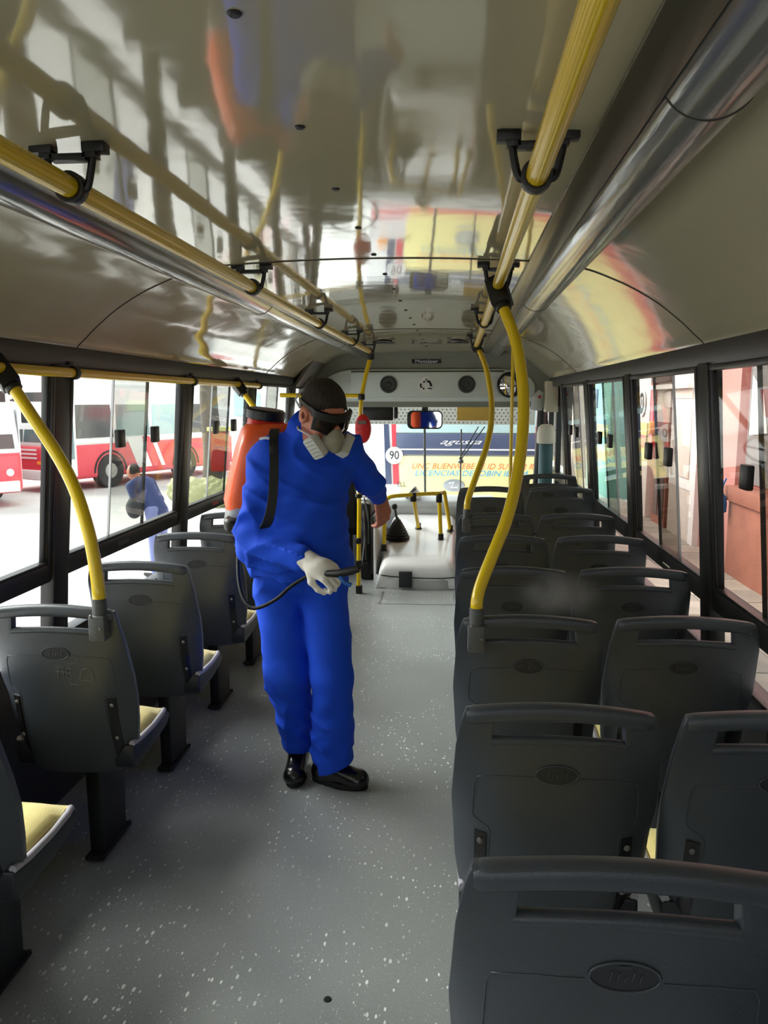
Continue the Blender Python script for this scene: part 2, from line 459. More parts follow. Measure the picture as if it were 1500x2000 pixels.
def soft(name, field, m, parent=None, disp=None, smooth=2):
    me = field.mesh(disp, name)
    if smooth:
        bm = bmesh.new(); bm.from_mesh(me)
        for _ in range(smooth): bmesh.ops.smooth_vert(bm, verts=bm.verts, factor=.5, use_axis_x=True, use_axis_y=True, use_axis_z=True)
        bm.to_mesh(me); bm.free(); me.shade_smooth()
    me.materials.append(MATS[m])
    if parent is not None: me.transform(Matrix.Translation(-Vector(parent.get('_at', (0, 0, 0)))))
    o = bpy.data.objects.new(name, me); COL.objects.link(o); o.parent = parent
    if parent is not None: o['_at'] = tuple(parent.get('_at', (0, 0, 0)))
    return o

# ================================================================== THE BUS: shell
XC = -.31
YB, YF = -2.3, 9.0                      # rear and front of the saloon
def wx(side, z, d=0.):                  # inner face of the side wall (leans in above the sill); d = distance inwards
    return XC+side*(1.34-.085*min(1.2, max(0., (z-.9)/.95))-d)
HEAD0, HEAD1 = 1.805, 1.89
SILL = {1: .955, -1: 1.03}
MIDT = {1: .085, -1: .075}
LOW = {1: .69, -1: .705}
POSTS = {1: [-2.15, -.91, .41, 1.73, 3.06, 4.38, 5.73, 7.07, 8.75], -1: [-2.1, -1.37, .06, 1.49, 2.93, 4.37, 5.80, 7.25, 8.75]}

fl = MB(); fl.box(wx(-1, 0)-.02, wx(1, 0)+.02, YB, YF, -.06, 0)
floor = obj('floor', fl, 'vinyl'); tag(floor, 'grey vinyl bus floor with pale flecks down the aisle', kind='structure')
hat = MB(); t_ = .012
for a, b in (((-.63, 6.57), (-.625, 6.17)), ((-.625, 6.17), (.0, 6.2)), ((.0, 6.2), (.0, 6.57))):
    d = Vector((b[0]-a[0], b[1]-a[1], 0)).normalized(); n = Vector((-d.y, d.x, 0))*t_
    hat.hexa([(a[0]-n.x, a[1]-n.y, 0), (b[0]-n.x, b[1]-n.y, 0), (b[0]+n.x, b[1]+n.y, 0), (a[0]+n.x, a[1]+n.y, 0)],
             [(a[0]-n.x, a[1]-n.y, .003), (b[0]-n.x, b[1]-n.y, .003), (b[0]+n.x, b[1]+n.y, .003), (a[0]+n.x, a[1]+n.y, .003)])
obj('hatch_frame', hat, 'alu', floor)
for y0, y1, h in ((YB, 1.56, .075), (5.14, 6.68, .09)):
    mb = MB(); mb.box(.035, wx(1, 0), y0, y1, -.01, h); obj('raised_platform', mb, 'vinyl', floor, bevel=.004)
fs_ = MB(); fs_.lathe([(.012, 0), (.010, .003)], (-.342, 1.926, 0), n=12)
obj('floor_screw', fs_, 'pedestal', floor)

# ---- ceiling: laminate centre panels, curved coving panels, seams left open over a dark roof
ceil_ = thing('ceiling', 'glossy cream laminate ceiling with curved coving and screw heads', None, kind='structure')
def cz(dx): return 2.165-.022*(dx/.615)**2
COV = [(.765, 2.172), (.82, 2.156), (.88, 2.132), (.94, 2.106), (1.0, 2.074), (1.06, 2.037), (1.11, 1.999), (1.155, 1.962), (1.195, 1.924), (1.222, 1.9), (1.232, 1.888)]
def ceiling_panel(y0, y1):
    mb = MB(); n = 24
    mb.sheet([[(XC+dx, y, cz(dx)) for dx in np.linspace(-.615, .615, n)] for y in np.linspace(y0, y1, 10)], (0, 0, .005))
    return obj('ceiling_panel', mb, 'laminate', ceil_, angle=60)
for y0, y1 in ((YB, .02), (.026, 2.747), (2.753, 5.45), (5.456, 8.02)): ceiling_panel(y0, y1)
def coving(side, y0, y1):
    mb = MB()
    pts = smooth_path([(a, 0, b) for a, b in COV], 3)
    mb.sheet([[(XC+side*p.x, y, p.z) for p in pts] for y in np.linspace(y0, y1, 10)], (side*.004, 0, .004))
    return obj('coving_panel', mb, 'coving', ceil_, angle=60)
for s_ in (1, -1):
    for y0, y1 in ((YB, .30), (.306, 3.052), (3.058, 6.2), (6.206, 8.02)): coving(s_, y0, y1)
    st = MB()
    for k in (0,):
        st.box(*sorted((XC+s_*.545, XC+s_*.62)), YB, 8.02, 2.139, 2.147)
    obj('shade_strip', st, 'edge_shade', ceil_, bevel=.002)  # dark strip painted in for the shade between ceiling and light cover
for y in (.023, 2.75, 5.453):
    mb = MB(); mb.tube([(XC+dx, y, cz(dx)-.0005) for dx in np.linspace(-.615, .615, 21)], .0028, 6); obj('seam_strip', mb, 'seam', ceil_)
for s_ in (1, -1):
    for y in (.303, 3.055, 6.203):
        mb = MB(); mb.tube([(XC+s_*p.x, y, p.z-.0005) for p in smooth_path([(a, 0, b) for a, b in COV], 3)], .0032, 6); obj('seam_strip', mb, 'seam', ceil_)
ys = [1.033+.412*k for k in range(-4, 16)]
for y in ys:
    sm = MB(); sm.lathe([(.0, -.004), (.007, -.004), (.010, -.001), (.010, .002)], (-.288, y, cz(.02)), n=14)
    o = obj('screw', sm, 'pedestal', ceil_)
roof = MB()
rp = [(-1.36, 1.84), (-1.3, 2.0), (-1.1, 2.16), (-.8, 2.25), (0, 2.28), (.8, 2.25), (1.1, 2.16), (1.3, 2.0), (1.36, 1.84)]
roof.sheet([[(XC+a, y, b) for a, b in rp] for y in (YB-.05, YF-.55)], (0, 0, .03))
tag(obj('roof', roof, 'seam', None), 'outer roof skin of the bus above the ceiling panels', kind='structure')

# ---- the two long tube light covers
def tube_cover(side, label):
    t = thing('tube_light', label, 'light', (XC+side*.69, 0, 2.19), 'tube light covers along the ceiling')
    cx, cz_, R = XC+side*.69, 2.182, .078
    for y0, y1 in ((YB, -1.2), (-1.197, 1.298), (1.302, 3.9), (3.904, 6.5), (6.504, 7.99)):
        mb = MB(); pts = []
        for k in range(25):
            a = math.pi*(1.06+.88*k/24.)-0
            pts.append((cx+side*math.cos(a)*R, cz_+math.sin(a)*R*.98))
        mb.sheet([[(px, y, pz) for px, pz in pts] for y in np.linspace(y0, y1, 6)], (0, 0, .003))
        obj('cover', mb, 'tube_grey', t, angle=60)
        if y0 > YB:
            rg = MB()
            rg.tube([(px, y0-.002, pz-.0005) for px, pz in pts], .0016, 6); obj('joint', rg, 'seam', t)
    return t
tube_cover(1, 'grey tubular light cover above the double seats')
tube_cover(-1, 'grey tubular light cover above the single seats')

# ---- side walls: panel, pillars, rails, header; windows are separate
def wall(side, nm, label):
    t = thing('wall_'+nm, label, None, kind='structure')
    mb = MB(); x0 = wx(side, 0)
    mb.box(*sorted((x0, x0+side*.06)), YB, YF, -.35, LOW[side]-.03)
    obj('lower_panel', mb, 'wall_panel', t)
    for nm2, z0, z1, d in (('lower_rail', LOW[side]-.035, LOW[side]+.012, .035), ('mid_rail', SILL[side]-MIDT[side], SILL[side], .03), ('header', HEAD0, HEAD1, .018)):
        mb = MB()
        mb.hexa([(wx(side, z0, d), YB, z0), (wx(side, z0, -.03), YB, z0), (wx(side, z0, -.03), 8.8, z0), (wx(side, z0, d), 8.8, z0)],
                [(wx(side, z1, d), YB, z1), (wx(side, z1, -.03), YB, z1), (wx(side, z1, -.03), 8.8, z1), (wx(side, z1, d), 8.8, z1)])
        obj(nm2, mb, 'header_dark' if nm2 == 'header' else 'frame_dark', t, bevel=.004)
    for y in POSTS[side]:
        mb = MB(); hw = .06
        def c4(z, d0=.03, d1=-.03): return [(wx(side, z, d0), y-hw, z), (wx(side, z, d1), y-hw, z), (wx(side, z, d1), y+hw, z), (wx(side, z, d0), y+hw, z)]
        a, b = c4(LOW[side]-.03), c4(HEAD0+.01)
        mb.hexa(a, b)
        p = obj('pillar', mb, 'frame_dark', t, bevel=.006)
        # small metal plates riveted to the mid rail
    for k, y in enumerate(POSTS[side][2:-1]):
        mb = MB(); z = SILL[side]-MIDT[side]*.5; yy = y+.62
        mb.box(*sorted((wx(side, z, .031), wx(side, z, .028))), yy-.06, yy+.06, z-.013, z+.013)
        obj('sticker', mb, 'red_dark' if (side == -1 and k == 3) else 'alu_dark' if side < 0 else 'ivory', t)
    return t
WR = wall(1, 'right', 'dark window frames and panels along the double seats')
WL = wall(-1, 'left', 'dark window frames and panels along the single seats')
NWIN = [0]
def window(side, y0, y1, m, label, teal=False):
    NWIN[0] += 1
    t = thing('window_%d' % NWIN[0], label, None, kind='structure')
    z0, z1 = SILL[side], HEAD0
    ya, yb = y0+.06, y1-.06
    # inner frame with rounded corners: aluminium channel strips
    fr = MB()
    def bar(ya_, yb_, za, zb, d0, d1):
        fr.hexa([(wx(side, za, d0), ya_, za), (wx(side, za, d1), ya_, za), (wx(side, za, d1), yb_, za), (wx(side, za, d0), yb_, za)],
                [(wx(side, zb, d0), ya_, zb), (wx(side, zb, d1), ya_, zb), (wx(side, zb, d1), yb_, zb), (wx(side, zb, d0), yb_, zb)])
    for e, (p, q) in enumerate(((ya, ya+.022), (ya+.026, ya+.04), (yb-.022, yb), (yb-.04, yb-.026))):
        bar(p, q, z0, z1, .034 if e % 2 == 0 else .022, .0)
    bar(ya, yb, z1-.02, z1, .03, -.01); bar(ya, yb, z0, z0+.012, .03, -.01)
    obj('frame', fr, 'frame_dark', t, bevel=.003)
    ch = MB()
    ch.hexa(*[[(wx(side, z, .024), ya+.0225, z), (wx(side, z, .005), ya+.0225, z), (wx(side, z, .005), ya+.0255, z), (wx(side, z, .024), ya+.0255, z)] for z in (z0, z1)])
    ch.hexa(*[[(wx(side, z, .024), yb-.0255, z), (wx(side, z, .005), yb-.0255, z), (wx(side, z, .005), yb-.0225, z), (wx(side, z, .024), yb-.0225, z)] for z in (z0, z1)])
    obj('channel', ch, 'alu', t)
    # corner fillets
    for cy, sy in ((ya+.02, 1), (yb-.02, -1)):
        cf_ = MB(); r = .07
        poly = [(0, 0)]+[(r-r*math.sin(a), r-r*math.cos(a)) for a in np.linspace(0, math.pi/2, 7)]
        cf_.prism(poly, lambda u, v: (wx(side, z1-v, .012), cy+sy*u, z1-.018-v), lambda u, v: (wx(side, z1-v, .002), cy+sy*u, z1-.018-v))
        obj('corner', cf_, 'frame_dark', t)
    W = yb-ya
    # two sliding panes that overlap in the middle
    for nm, p, q, d, edge in (('near', ya+.03, ya+.03+W*.62, .002, 1), ('far', ya+.03+W*.30, yb-.03, .014, 0)):
        mb = MB()
        mb.hexa([(wx(side, z0+.01, d), p, z0+.01), (wx(side, z0+.01, d-.004), p, z0+.01), (wx(side, z0+.01, d-.004), q, z0+.01), (wx(side, z0+.01, d), q, z0+.01)],
                [(wx(side, z1-.01, d), p, z1-.01), (wx(side, z1-.01, d-.004), p, z1-.01), (wx(side, z1-.01, d-.004), q, z1-.01), (wx(side, z1-.01, d), q, z1-.01)])
        pn = obj('pane', mb, ('pane_teal' if teal and nm == 'far' else m), t)
        g = MB(); ye = q if edge else p; gw = .010 if edge else .004
        g.hexa(*[[(wx(side, z, d+.003), ye-gw, z), (wx(side, z, d-.007), ye-gw, z), (wx(side, z, d-.007), ye+gw, z), (wx(side, z, d+.003), ye+gw, z)] for z in (z0+.01, z1-.012)])
        obj('edge_strip', g, 'frame_dark' if edge else 'alu', pn)
        h = MB(); zc = z0+.47; yc = (q+.055) if edge else (p-.0+.035)
        if edge: yc = q+.06
        h.box(*sorted((wx(side, zc, d+.012), wx(side, zc, d+.038))), yc-.035, yc+.035, zc-.042, zc+.042)
        obj('handle', h, 'black_plastic', pn, bevel=.006)
    lo = MB()
    lo.hexa([(wx(side, LOW[side], 0), ya, LOW[side]), (wx(side, LOW[side], -.004), ya, LOW[side]), (wx(side, LOW[side], -.004), yb, LOW[side]), (wx(side, LOW[side], 0), yb, LOW[side])],
            [(wx(side, z0-.07, 0), ya, z0-.07), (wx(side, z0-.07, -.004), ya, z0-.07), (wx(side, z0-.07, -.004), yb, z0-.07), (wx(side, z0-.07, 0), yb, z0-.07)])
    obj('lower_pane', lo, 'pane_low', t)
for s_, m_ in ((1, 'pane_right'), (-1, 'pane_left')):
    P_ = POSTS[s_]
    for i in range(len(P_)-1 - (1 if s_ == 1 else 0)):
        window(s_, P_[i], P_[i+1], m_, 'sliding bus window, %s side, number %d from the rear' % ('double seat' if s_ == 1 else 'single seat', i+1), teal=(s_ == 1 and i == 5))
# rear end wall behind the viewer
rw = MB(); rw.box(wx(-1, 0), wx(1, 0), YB-.06, YB, -.1, 1.0); rw.box(wx(-1, 0), wx(1, 0), YB-.06, YB, 1.75, 2.25)
rw.box(wx(-1, 0), wx(-1, 0)+.3, YB-.06, YB, 1.0, 1.75); rw.box(wx(1, 0)-.3, wx(1, 0), YB-.06, YB, 1.0, 1.75)
tag(obj('wall_rear', rw, 'wall_panel'), 'rear end wall of the bus behind the last seats', kind='structure')

# ================================================================== FRONT END
front = thing('trim_1', 'grey bulkhead above the windscreen with loudspeakers', None, kind='structure')
YH = 8.0
full = [(XC+s*a, b) for s, L_ in ((1, COV),) for a, b in L_]
prof = [(XC-p[0], p[1]) for p in reversed(COV)]+[(XC-.6, 2.165), (XC, 2.19), (XC+.6, 2.165)]+[(XC+p[0], p[1]) for p in COV]
low = [(XC+1.232, 1.60), (XC+1.05, 1.60)]
bk = MB(); bk.prism(prof+[(XC+1.25, 1.60), (XC-1.25, 1.60)], lambda u, v: (u, YH, v), lambda u, v: (u, YH+.06, v))
obj('bulkhead', bk, 'bulkhead_dark', front)
# light panel with rounded upper corners, bulging towards the saloon
def rpoly(x0, x1, z0, z1, rt, n=10):
    pts = [(x0, z0), (x1, z0)]
    pts += [(x1-rt*.9+rt*.9*math.cos(a), z1-rt*.45+rt*.45*math.sin(a)) for a in np.linspace(0, math.pi/2, n)]
    pts += [(x0+rt*.9-rt*.9*math.sin(a), z1-rt*.45+rt*.45*math.cos(a)) for a in np.linspace(0, math.pi/2, n)]
    return pts
pl = MB(); pl.prism(rpoly(XC-1.09, XC+1.09, 1.70, 1.985, .42), lambda u, v: (u, YH+.0, v), lambda u, v: (u, YH-.05, v))
obj('panel', pl, 'bulkhead_light', front, bevel=.012)
lp = MB(); lp.prism(rpoly(XC-.78, XC+.78, 1.715, 1.955, .06), lambda u, v: (u, YH-.05, v), lambda u, v: (u, YH-.062, v))
obj('hatch_lid', lp, 'bulkhead_light', front, bevel=.004)
sl = MB(); sl.box(XC-.78, XC+.78, YH-.0635, YH-.05, 1.958, 1.968); obj('shadow_gap', sl, 'seam', front)
bl = MB(); bl.hexa([(XC-1.1, YH-.045, 1.70), (XC+1.1, YH-.045, 1.70), (XC+1.1, YH+.05, 1.70), (XC-1.1, YH+.05, 1.70)],
                   [(XC-1.06, YH+.06, 1.60), (XC+1.06, YH+.06, 1.60), (XC+1.06, YH+.12, 1.60), (XC-1.06, YH+.12, 1.60)])
obj('lower_lip', bl, 'bulkhead_light', front)
for x in (-.702, .092):
    s = MB(); s.lathe([(.088, 0), (.088, .012), (.072, .018), (.066, .008), (.03, .004), (.022, .012), (0.001, .014)], (x, YH-.062, 1.83), (0, -1, 0), 28)
    so = obj('loudspeaker', s, 'speaker', front)
badge = MB(); badge.lathe([(.078, 0), (.076, .004)], (-.318, YH-.062, 1.828), (0, -1, 0), 28)
bo = obj('badge', badge, 'white', front)
# wheelchair-like pictogram strokes on the round badge
ic = MB()
yb_ = YH-.068
def stroke(pts, r): ic.tube([(-.318+a, yb_, 1.828+b) for a, b in pts], r, 6)
stroke([(-.005, .052), (.004, .052)], .011)
stroke([(0.01, .035), (.035, .03), (.05, 0.0), (.048, -.018)], .012)
stroke([(-.03, .026), (-.012, .03)], .008)
stroke([(-.05, .012), (-.058, -.01), (-.044, -.03)], .009)
stroke([(-.03, -.045), (-.02, -.035)], .010)
stroke([(.018, -.038), (.032, -.038), (.06, -.04)], .006)
obj('pictogram', ic, 'black_print', bo)
nb = MB(); nb.box(-.318-.15, -.318+.15, YH-.008, YH+.0, 2.045, 2.085)
no = obj('nameplate', nb, 'black_print', front)
text('nameplate_lettering', 'Metalpar', .046, 'alu', no, (-.318, YH-.0095, 2.064), (math.pi/2, 0, 0), .001, sx=1.45)
# windscreen, sun strip, dashboard, front pillars
ws = MB(); zb, zt = .50, 1.72
def wy(z): return 8.92-.42*(z-.6)/1.15
ws.sheet([[(x, wy(z)-.10*((x-XC)/1.25)**2, z) for x in np.linspace(XC-1.2, XC+1.2, 15)] for z in (zb, 1.0, 1.4, zt)], (0, -.006, 0))
wso = obj('window_%d' % (NWIN[0]+1), ws, 'windshield'); tag(wso, 'wide front windscreen of the bus', kind='structure')
wf = MB()
for s in (-1, 1):
    wf.tube([(XC+s*1.22, wy(z)-.12, z) for z in (.3, .9, 1.4, 1.85)], .05, 10)
wf.tube([(XC-1.22, wy(.5)-.12, .49), (XC, wy(.5)+.02, .49), (XC+1.22, wy(.5)-.12, .49)], .04, 10)
tag(obj('trim_2', wf, 'frame_dark'), 'dark frame around the windscreen', kind='structure')
cen = MB(); cen.box(-.318-.011, -.318+.011, wy(1.1)-.03, wy(1.1)-.01, .0, .01)
fw = MB(); fw.box(XC-1.3, XC+1.3, 8.98, 9.05, -.4, .5); tag(obj('wall_front', fw, 'grey_white'), 'lower front wall of the bus below the windscreen', kind='structure')
# patterned sun strip across the top of the windscreen
ss = MB(); ss.sheet([[(x, wy(z)-.10*((x-XC)/1.25)**2-.012, z) for x in np.linspace(XC-1.05, XC+1.15, 13)] for z in (1.405, 1.75)], (0, -.003, 0))
sso = obj('sun_strip', ss, 'perforated', front)
dots = MB()
for i in range(46):
    for j in range(6):
        x = XC-1.0+i*.046+(j % 2)*.023; z = 1.425+j*.036
        y = wy(z)-.10*((x-XC)/1.25)**2-.017
        dots.add([(x-.011, y, z), (x, y, z-.011), (x+.011, y, z), (x, y, z+.011), (x, y-.004, z)], [(0, 1, 4), (1, 2, 4), (2, 3, 4), (3, 0, 4)])
tag(obj('strip_dots', dots, 'perforated_dot', sso), kind='stuff')
dash = MB()
dp = [(8.18, .30), (8.14, .54), (8.2, .60), (8.35, .632), (8.75, .60), (8.87, .56), (8.87, .25)]
dash.prism(dp, lambda u, v: (-1.45, u, v), lambda u, v: (.42, u, v))
tag(obj('dashboard', dash, 'grey_white', None, bevel=.02, seg=3), 'pale grey dashboard ledge below the windscreen', 'dashboard')

# wipers seen through the glass
for k, (a, b) in enumerate((((-.36, .55), (-.36, 1.42)), ((.05, .60), (.05, 1.35)))):
    wpt = thing('windscreen_wiper', ['thick windscreen wiper upright below the rear-view mirror', 'thin windscreen wiper upright right of the rear-view mirror'][k], 'wiper', (a[0], wy(.6)+.04, .6), 'windscreen wipers')
    mb = MB(); mb.tube([(a[0], wy(a[1])+.03, a[1]), (b[0], wy(b[1])+.03, b[1])], .014 if k == 0 else .009, 8)
    obj('arm', mb, 'bracket_grey', wpt)
    if k == 1:
        for q in (0, 1):
            bl_ = MB(); bl_.tube([(.03+q*.02, wy(1.0)+.025, 1.0), (.24+q*.07, wy(1.38)+.025, 1.38)], .007, 6); obj('blade', bl_, 'frame_dark', wpt)
        kb = MB(); kb.lathe([(.03, 0), (.034, .02), (.02, .05)], (.05, wy(.98)+.02, .96), n=12); obj('pivot', kb, 'bracket_grey', wpt)

# rear-view mirror
rm = thing('rear_view_mirror', 'wide black-framed rear-view mirror hanging above the windscreen', 'mirror', (-.33, 8.05, 1.48))
def rrect(x0, x1, z0, z1, r, n=5):
    pts = []
    for cx, cz2, a0 in ((x1-r, z1-r, 0), (x0+r, z1-r, 90), (x0+r, z0+r, 180), (x1-r, z0+r, 270)):
        pts += [(cx+r*math.cos(math.radians(a0+90*k/n)), cz2+r*math.sin(math.radians(a0+90*k/n))) for k in range(n+1)]
    return pts
mb = MB(); mb.prism(rrect(-.515, -.148, 1.375, 1.565, .05), lambda u, v: (u, 8.06, v), lambda u, v: (u, 8.02, v)); obj('housing', mb, 'black_plastic', rm, bevel=.006)
mb = MB(); mb.prism(rrect(-.475, -.160, 1.39, 1.552, .04), lambda u, v: (u, 8.016, v+.0), lambda u, v: (u, 8.013, v)); obj('glass', mb, 'mirror', rm)
mb = MB(); mb.box(-.36, -.30, 8.03, 8.09, 1.565, 1.62); obj('stem', mb, 'black_plastic', rm)
# dark sun visor and mustard panel
mb = MB(); mb.box(-.99, -.67, 8.1, 8.16, 1.46, 1.60); mb.box(-.66, -.62, 8.1, 8.16, 1.48, 1.60)
tag(obj('sun_visor', mb, 'black_plastic', bevel=.01), 'dark sun visor left of the rear-view mirror', 'visor')
mb = MB(); mb.box(.0, .36, 8.12, 8.15, 1.46, 1.61)
tag(obj('route_board', mb, 'mustard_panel', bevel=.004), 'mustard yellow board in the top of the windscreen', 'board')
# round saloon mirror
cmr = thing('round_mirror', 'round black-rimmed mirror at the right of the bulkhead', 'mirror', (.527, 7.93, 1.824))
mb = MB(); mb.lathe([(.10, .0), (.125, .0), (.13, .02), (.118, .035), (.105, .03)], (.527, 7.93, 1.824), (0, -1, 0), 32); obj('rim', mb, 'black_plastic', cmr)
mb = MB(); mb.lathe([(.108, .027), (.07, .036), (.03, .040), (.001, .041)], (.527, 7.93, 1.824), (.12, -1, .05), 32); obj('glass', mb, 'mirror', cmr)
# cream box above the door, valve box
bx_ = thing('door_gear_box', 'cream door-gear box high above the front door', 'box', (.93, 7.9, 1.55))
mb = MB(); mb.box(.87, .99, 7.75, 7.95, 1.555, 1.86); obj('cover', mb, 'ivory', bx_, bevel=.006)
mb = MB(); mb.tube([(.79, 7.88, 1.58), (.80, 7.86, 1.7), (.83, 7.86, 1.76)], [.06, .055, .03], 12); obj('side_pod', mb, 'grey_white', bx_)
mb = MB(); mb.box(.80, .825, 7.80, 7.805, 1.69, 1.72); obj('red_mark', mb, 'red_dark', bx_)
# front door beyond the last window
d1 = thing('door_1', 'dark framed front door with green glass', None, kind='structure')
mb = MB()
for y in (7.27, 7.95, 8.6): mb.box(wx(1, .4, .03), wx(1, .4, -.02), y-.05, y+.05, .0, 1.82)
mb.box(wx(1, .4, .03), wx(1, .4, -.02), 7.25, 8.65, 1.60, 1.82); mb.box(wx(1, .4, .03), wx(1, .4, -.02), 7.25, 8.65, .0, .12)
obj('frame', mb, 'door_dark', d1)
mb = MB(); mb.box(wx(1, .4, .006), wx(1, .4, .0), 7.3, 8.56, .12, 1.6); obj('pane', mb, 'pane_teal', d1)
cv = MB(); cv.lathe([(.001, .09), (.05, .085), (.08, .06), (.092, .0), (.094, -.09), (.088, -.105)], (.90, 7.9, 1.345), n=20)
cvo = thing('covered_bottle', 'white cloth cap over a green cylinder beside the door', 'bottle', (.9, 7.9, .8))
obj('cloth', cv, 'fabric_white', cvo)
mb = MB(); mb.lathe([(.07, .62), (.072, .66), (.07, 1.28), (.05, 1.32)], (.90, 7.9, 0), n=20); obj('cylinder', mb, 'teal_dark', cvo)
mb = MB(); mb.box(.86, .94, 7.86, 7.94, .0, .63); obj('stand', mb, 'door_dark', cvo)
# grey driver-side lining at the left front
dl = MB(); dl.hexa([(wx(-1, 1.85, .03), 7.3, 1.80), (wx(-1, 1.85, .03), 8.0, 1.80), (wx(-1, 1.85, .0), 8.0, 1.80), (wx(-1, 1.85, 0.), 7.3, 1.80)],
                   [(XC-1.05, 7.3, 2.04), (XC-1.05, 8.0, 2.04), (XC-1.08, 8.0, 2.06), (XC-1.08, 7.3, 2.06)])
obj('driver_lining', dl, 'driver_grey', front)
db = MB(); db.box(wx(-1, 1.3, .16), wx(-1, 1.3, .04), 7.62, 8.0, 1.62, 2.0); obj('driver_panel', db, 'driver_grey', front, bevel=.01)

# ceiling vents at the front: long dark ovals
for k, x in enumerate((-.61, .0)):
    v = thing('ceiling_vent', ['long dark oval ceiling vent left of centre near the front', 'long dark oval ceiling vent right of centre near the front'][k], 'vent', (x, 6.5, 2.16), 'oval ceiling vents')
    mb = MB(); mb.lathe([(.115, 0), (.12, -.01), (.105, -.016), (.09, -.008), (.001, -.006)], (x, 6.5, cz(x-XC)), n=28, sx=.55, sy=1.05); obj('rim', mb, 'black_plastic', v)
    for j in range(5):
        sl_ = MB(); sl_.box(x-.09, x+.09, 6.455+j*.02, 6.463+j*.02, cz(x-XC)-.02, cz(x-XC)-.010); obj('slat', sl_, 'frame_dark', v)

# ================================================================== HANDRAILS
def ribs(t): return 1+.03*math.cos(14*t)
RZ = 2.077
def ceiling_bracket(x, y, name='rail_bracket'):
    """black loop hanging from a foot plate, the rail rests in its ring"""
    zc = cz(x-XC)
    mb = MB()
    mb.box(x-.073, x-.03, y-.014, y+.014, zc-.016, zc+.001); mb.box(x+.03, x+.073, y-.014, y+.014, zc-.016, zc+.001)
    mb.box(x-.035, x+.035, y-.012, y+.012, zc-.030, zc-.018)
    mb.box(x-.055, x-.03, y-.012, y+.012, zc-.026, zc-.010); mb.box(x+.03, x+.055, y-.012, y+.012, zc-.026, zc-.010)
    for s in (-1, 1):
        mb.tube(smooth_path([(x+s*.046, y, zc-.016), (x+s*.041, y, zc-.045), (x+s*.033, y, zc-.075), (x+s*.0235, y, RZ-.004)], 4), .0075, 8)
    mb.ring((x, y-.013, RZ), (0, 1, 0), .029, .0203, .026, 24)
    return mb
def handrail(x, y0, y1, ys_, label):
    t = thing('ceiling_handrail', label, 'handrail', (x, 0, RZ), 'yellow ceiling handrails')
    mb = MB(); mb.tube([(x, y, RZ) for y in np.linspace(y0, y1, 12)], .0198, 42, sq=ribs); obj('rail', mb, 'rail_ribbed', t, angle=80)
    for y in ys_: obj('bracket', ceiling_bracket(x, y), 'black_plastic', t, bevel=.002)
    return t
RX, LX = XC+.447, XC-.425
hr = handrail(RX, -2.2, 5.95, [-1.2, .14, 1.475, 2.81, 4.17, 5.87], 'yellow ceiling handrail on the double seat side')
hl = handrail(LX, -2.2, 6.62, [-1.2, .13, 1.47, 2.78, 4.13, 5.45, 6.5], 'yellow ceiling handrail on the single seat side')
def pole(label, pts, clamp_dir, r=.0195, n=7):
    t = thing('grab_pole', label, 'pole', pts[-1], 'bent yellow grab poles on seat corners')
    P = smooth_path(pts, n)
    mb = MB(); mb.tube(P, r, 18); obj('tube', mb, 'rail_yellow', t, angle=80)
    # top clamp
    a = Vector(pts[0]); d = (Vector(pts[1])-a).normalized()
    mb = MB(); mb.tube([a-d*.045, a+d*.065], .047, 4); mb.tube([a+d*.06, a+d*.085], .028, 16)
    obj('clamp', mb, 'black_plastic', t, bevel=.005)
    # socket on the seat corner
    b = Vector(pts[-1]); mb = MB(); mb.tube([b+Vector((0, 0, .012)), b-Vector((0, 0, .05))], .0235, 16)
    sk = obj('socket', mb, 'bracket_grey', t)
    mb = MB(); mb.box(b.x-.028, b.x+.028, b.y-.034, b.y+.03, b.z-.125, b.z-.04); obj('saddle', mb, 'bracket_grey', sk, bevel=.008)
    for q in (-1, 1):
        mb = MB(); mb.lathe([(.006, 0), (.004, .004)], (b.x+q*.015, b.y-.034, b.z-.06-.02*q), (0, -1, 0), 10); obj('bolt', mb, 'bolt', sk)
    return t
pole('bent yellow grab pole rising from the third aisle seat to the ceiling rail', [(.139, 2.81, 2.06), (.158, 2.77, 1.99), (.196, 2.72, 1.88), (.216, 2.65, 1.75), (.219, 2.59, 1.62), (.203, 2.52, 1.47), (.168, 2.45, 1.32), (.120, 2.40, 1.20), (.083, 2.365, 1.11), (.070, 2.345, 1.06), (.070, 2.345, 1.025)], None)
pole('bent yellow grab pole far up the aisle on the sixth aisle seat', [(.139, 5.87, 2.06), (.17, 5.75, 2.0), (.205, 5.55, 1.88), (.228, 5.3, 1.70), (.222, 5.05, 1.54), (.185, 4.85, 1.38), (.125, 4.68, 1.23), (.085, 4.58, 1.13), (.068, 4.54, 1.07), (.067, 4.535, 1.025)], None)
LP = [(-1.545, 2.52, 1.775), (-1.50, 2.51, 1.72), (-1.43, 2.48, 1.635), (-1.325, 2.44, 1.505), (-1.247, 2.40, 1.39), (-1.184, 2.355, 1.25), (-1.156, 2.335, 1.12), (-1.147, 2.325, 1.06), (-1.147, 2.325, 1.03)]
pole('bent yellow grab pole on the scratched single seat, up to the window rail', LP, None, r=.021)
pole('bent yellow grab pole partly hidden behind the orange sprayer tank', [(x, y+2.86, z) for x, y, z in LP], None)
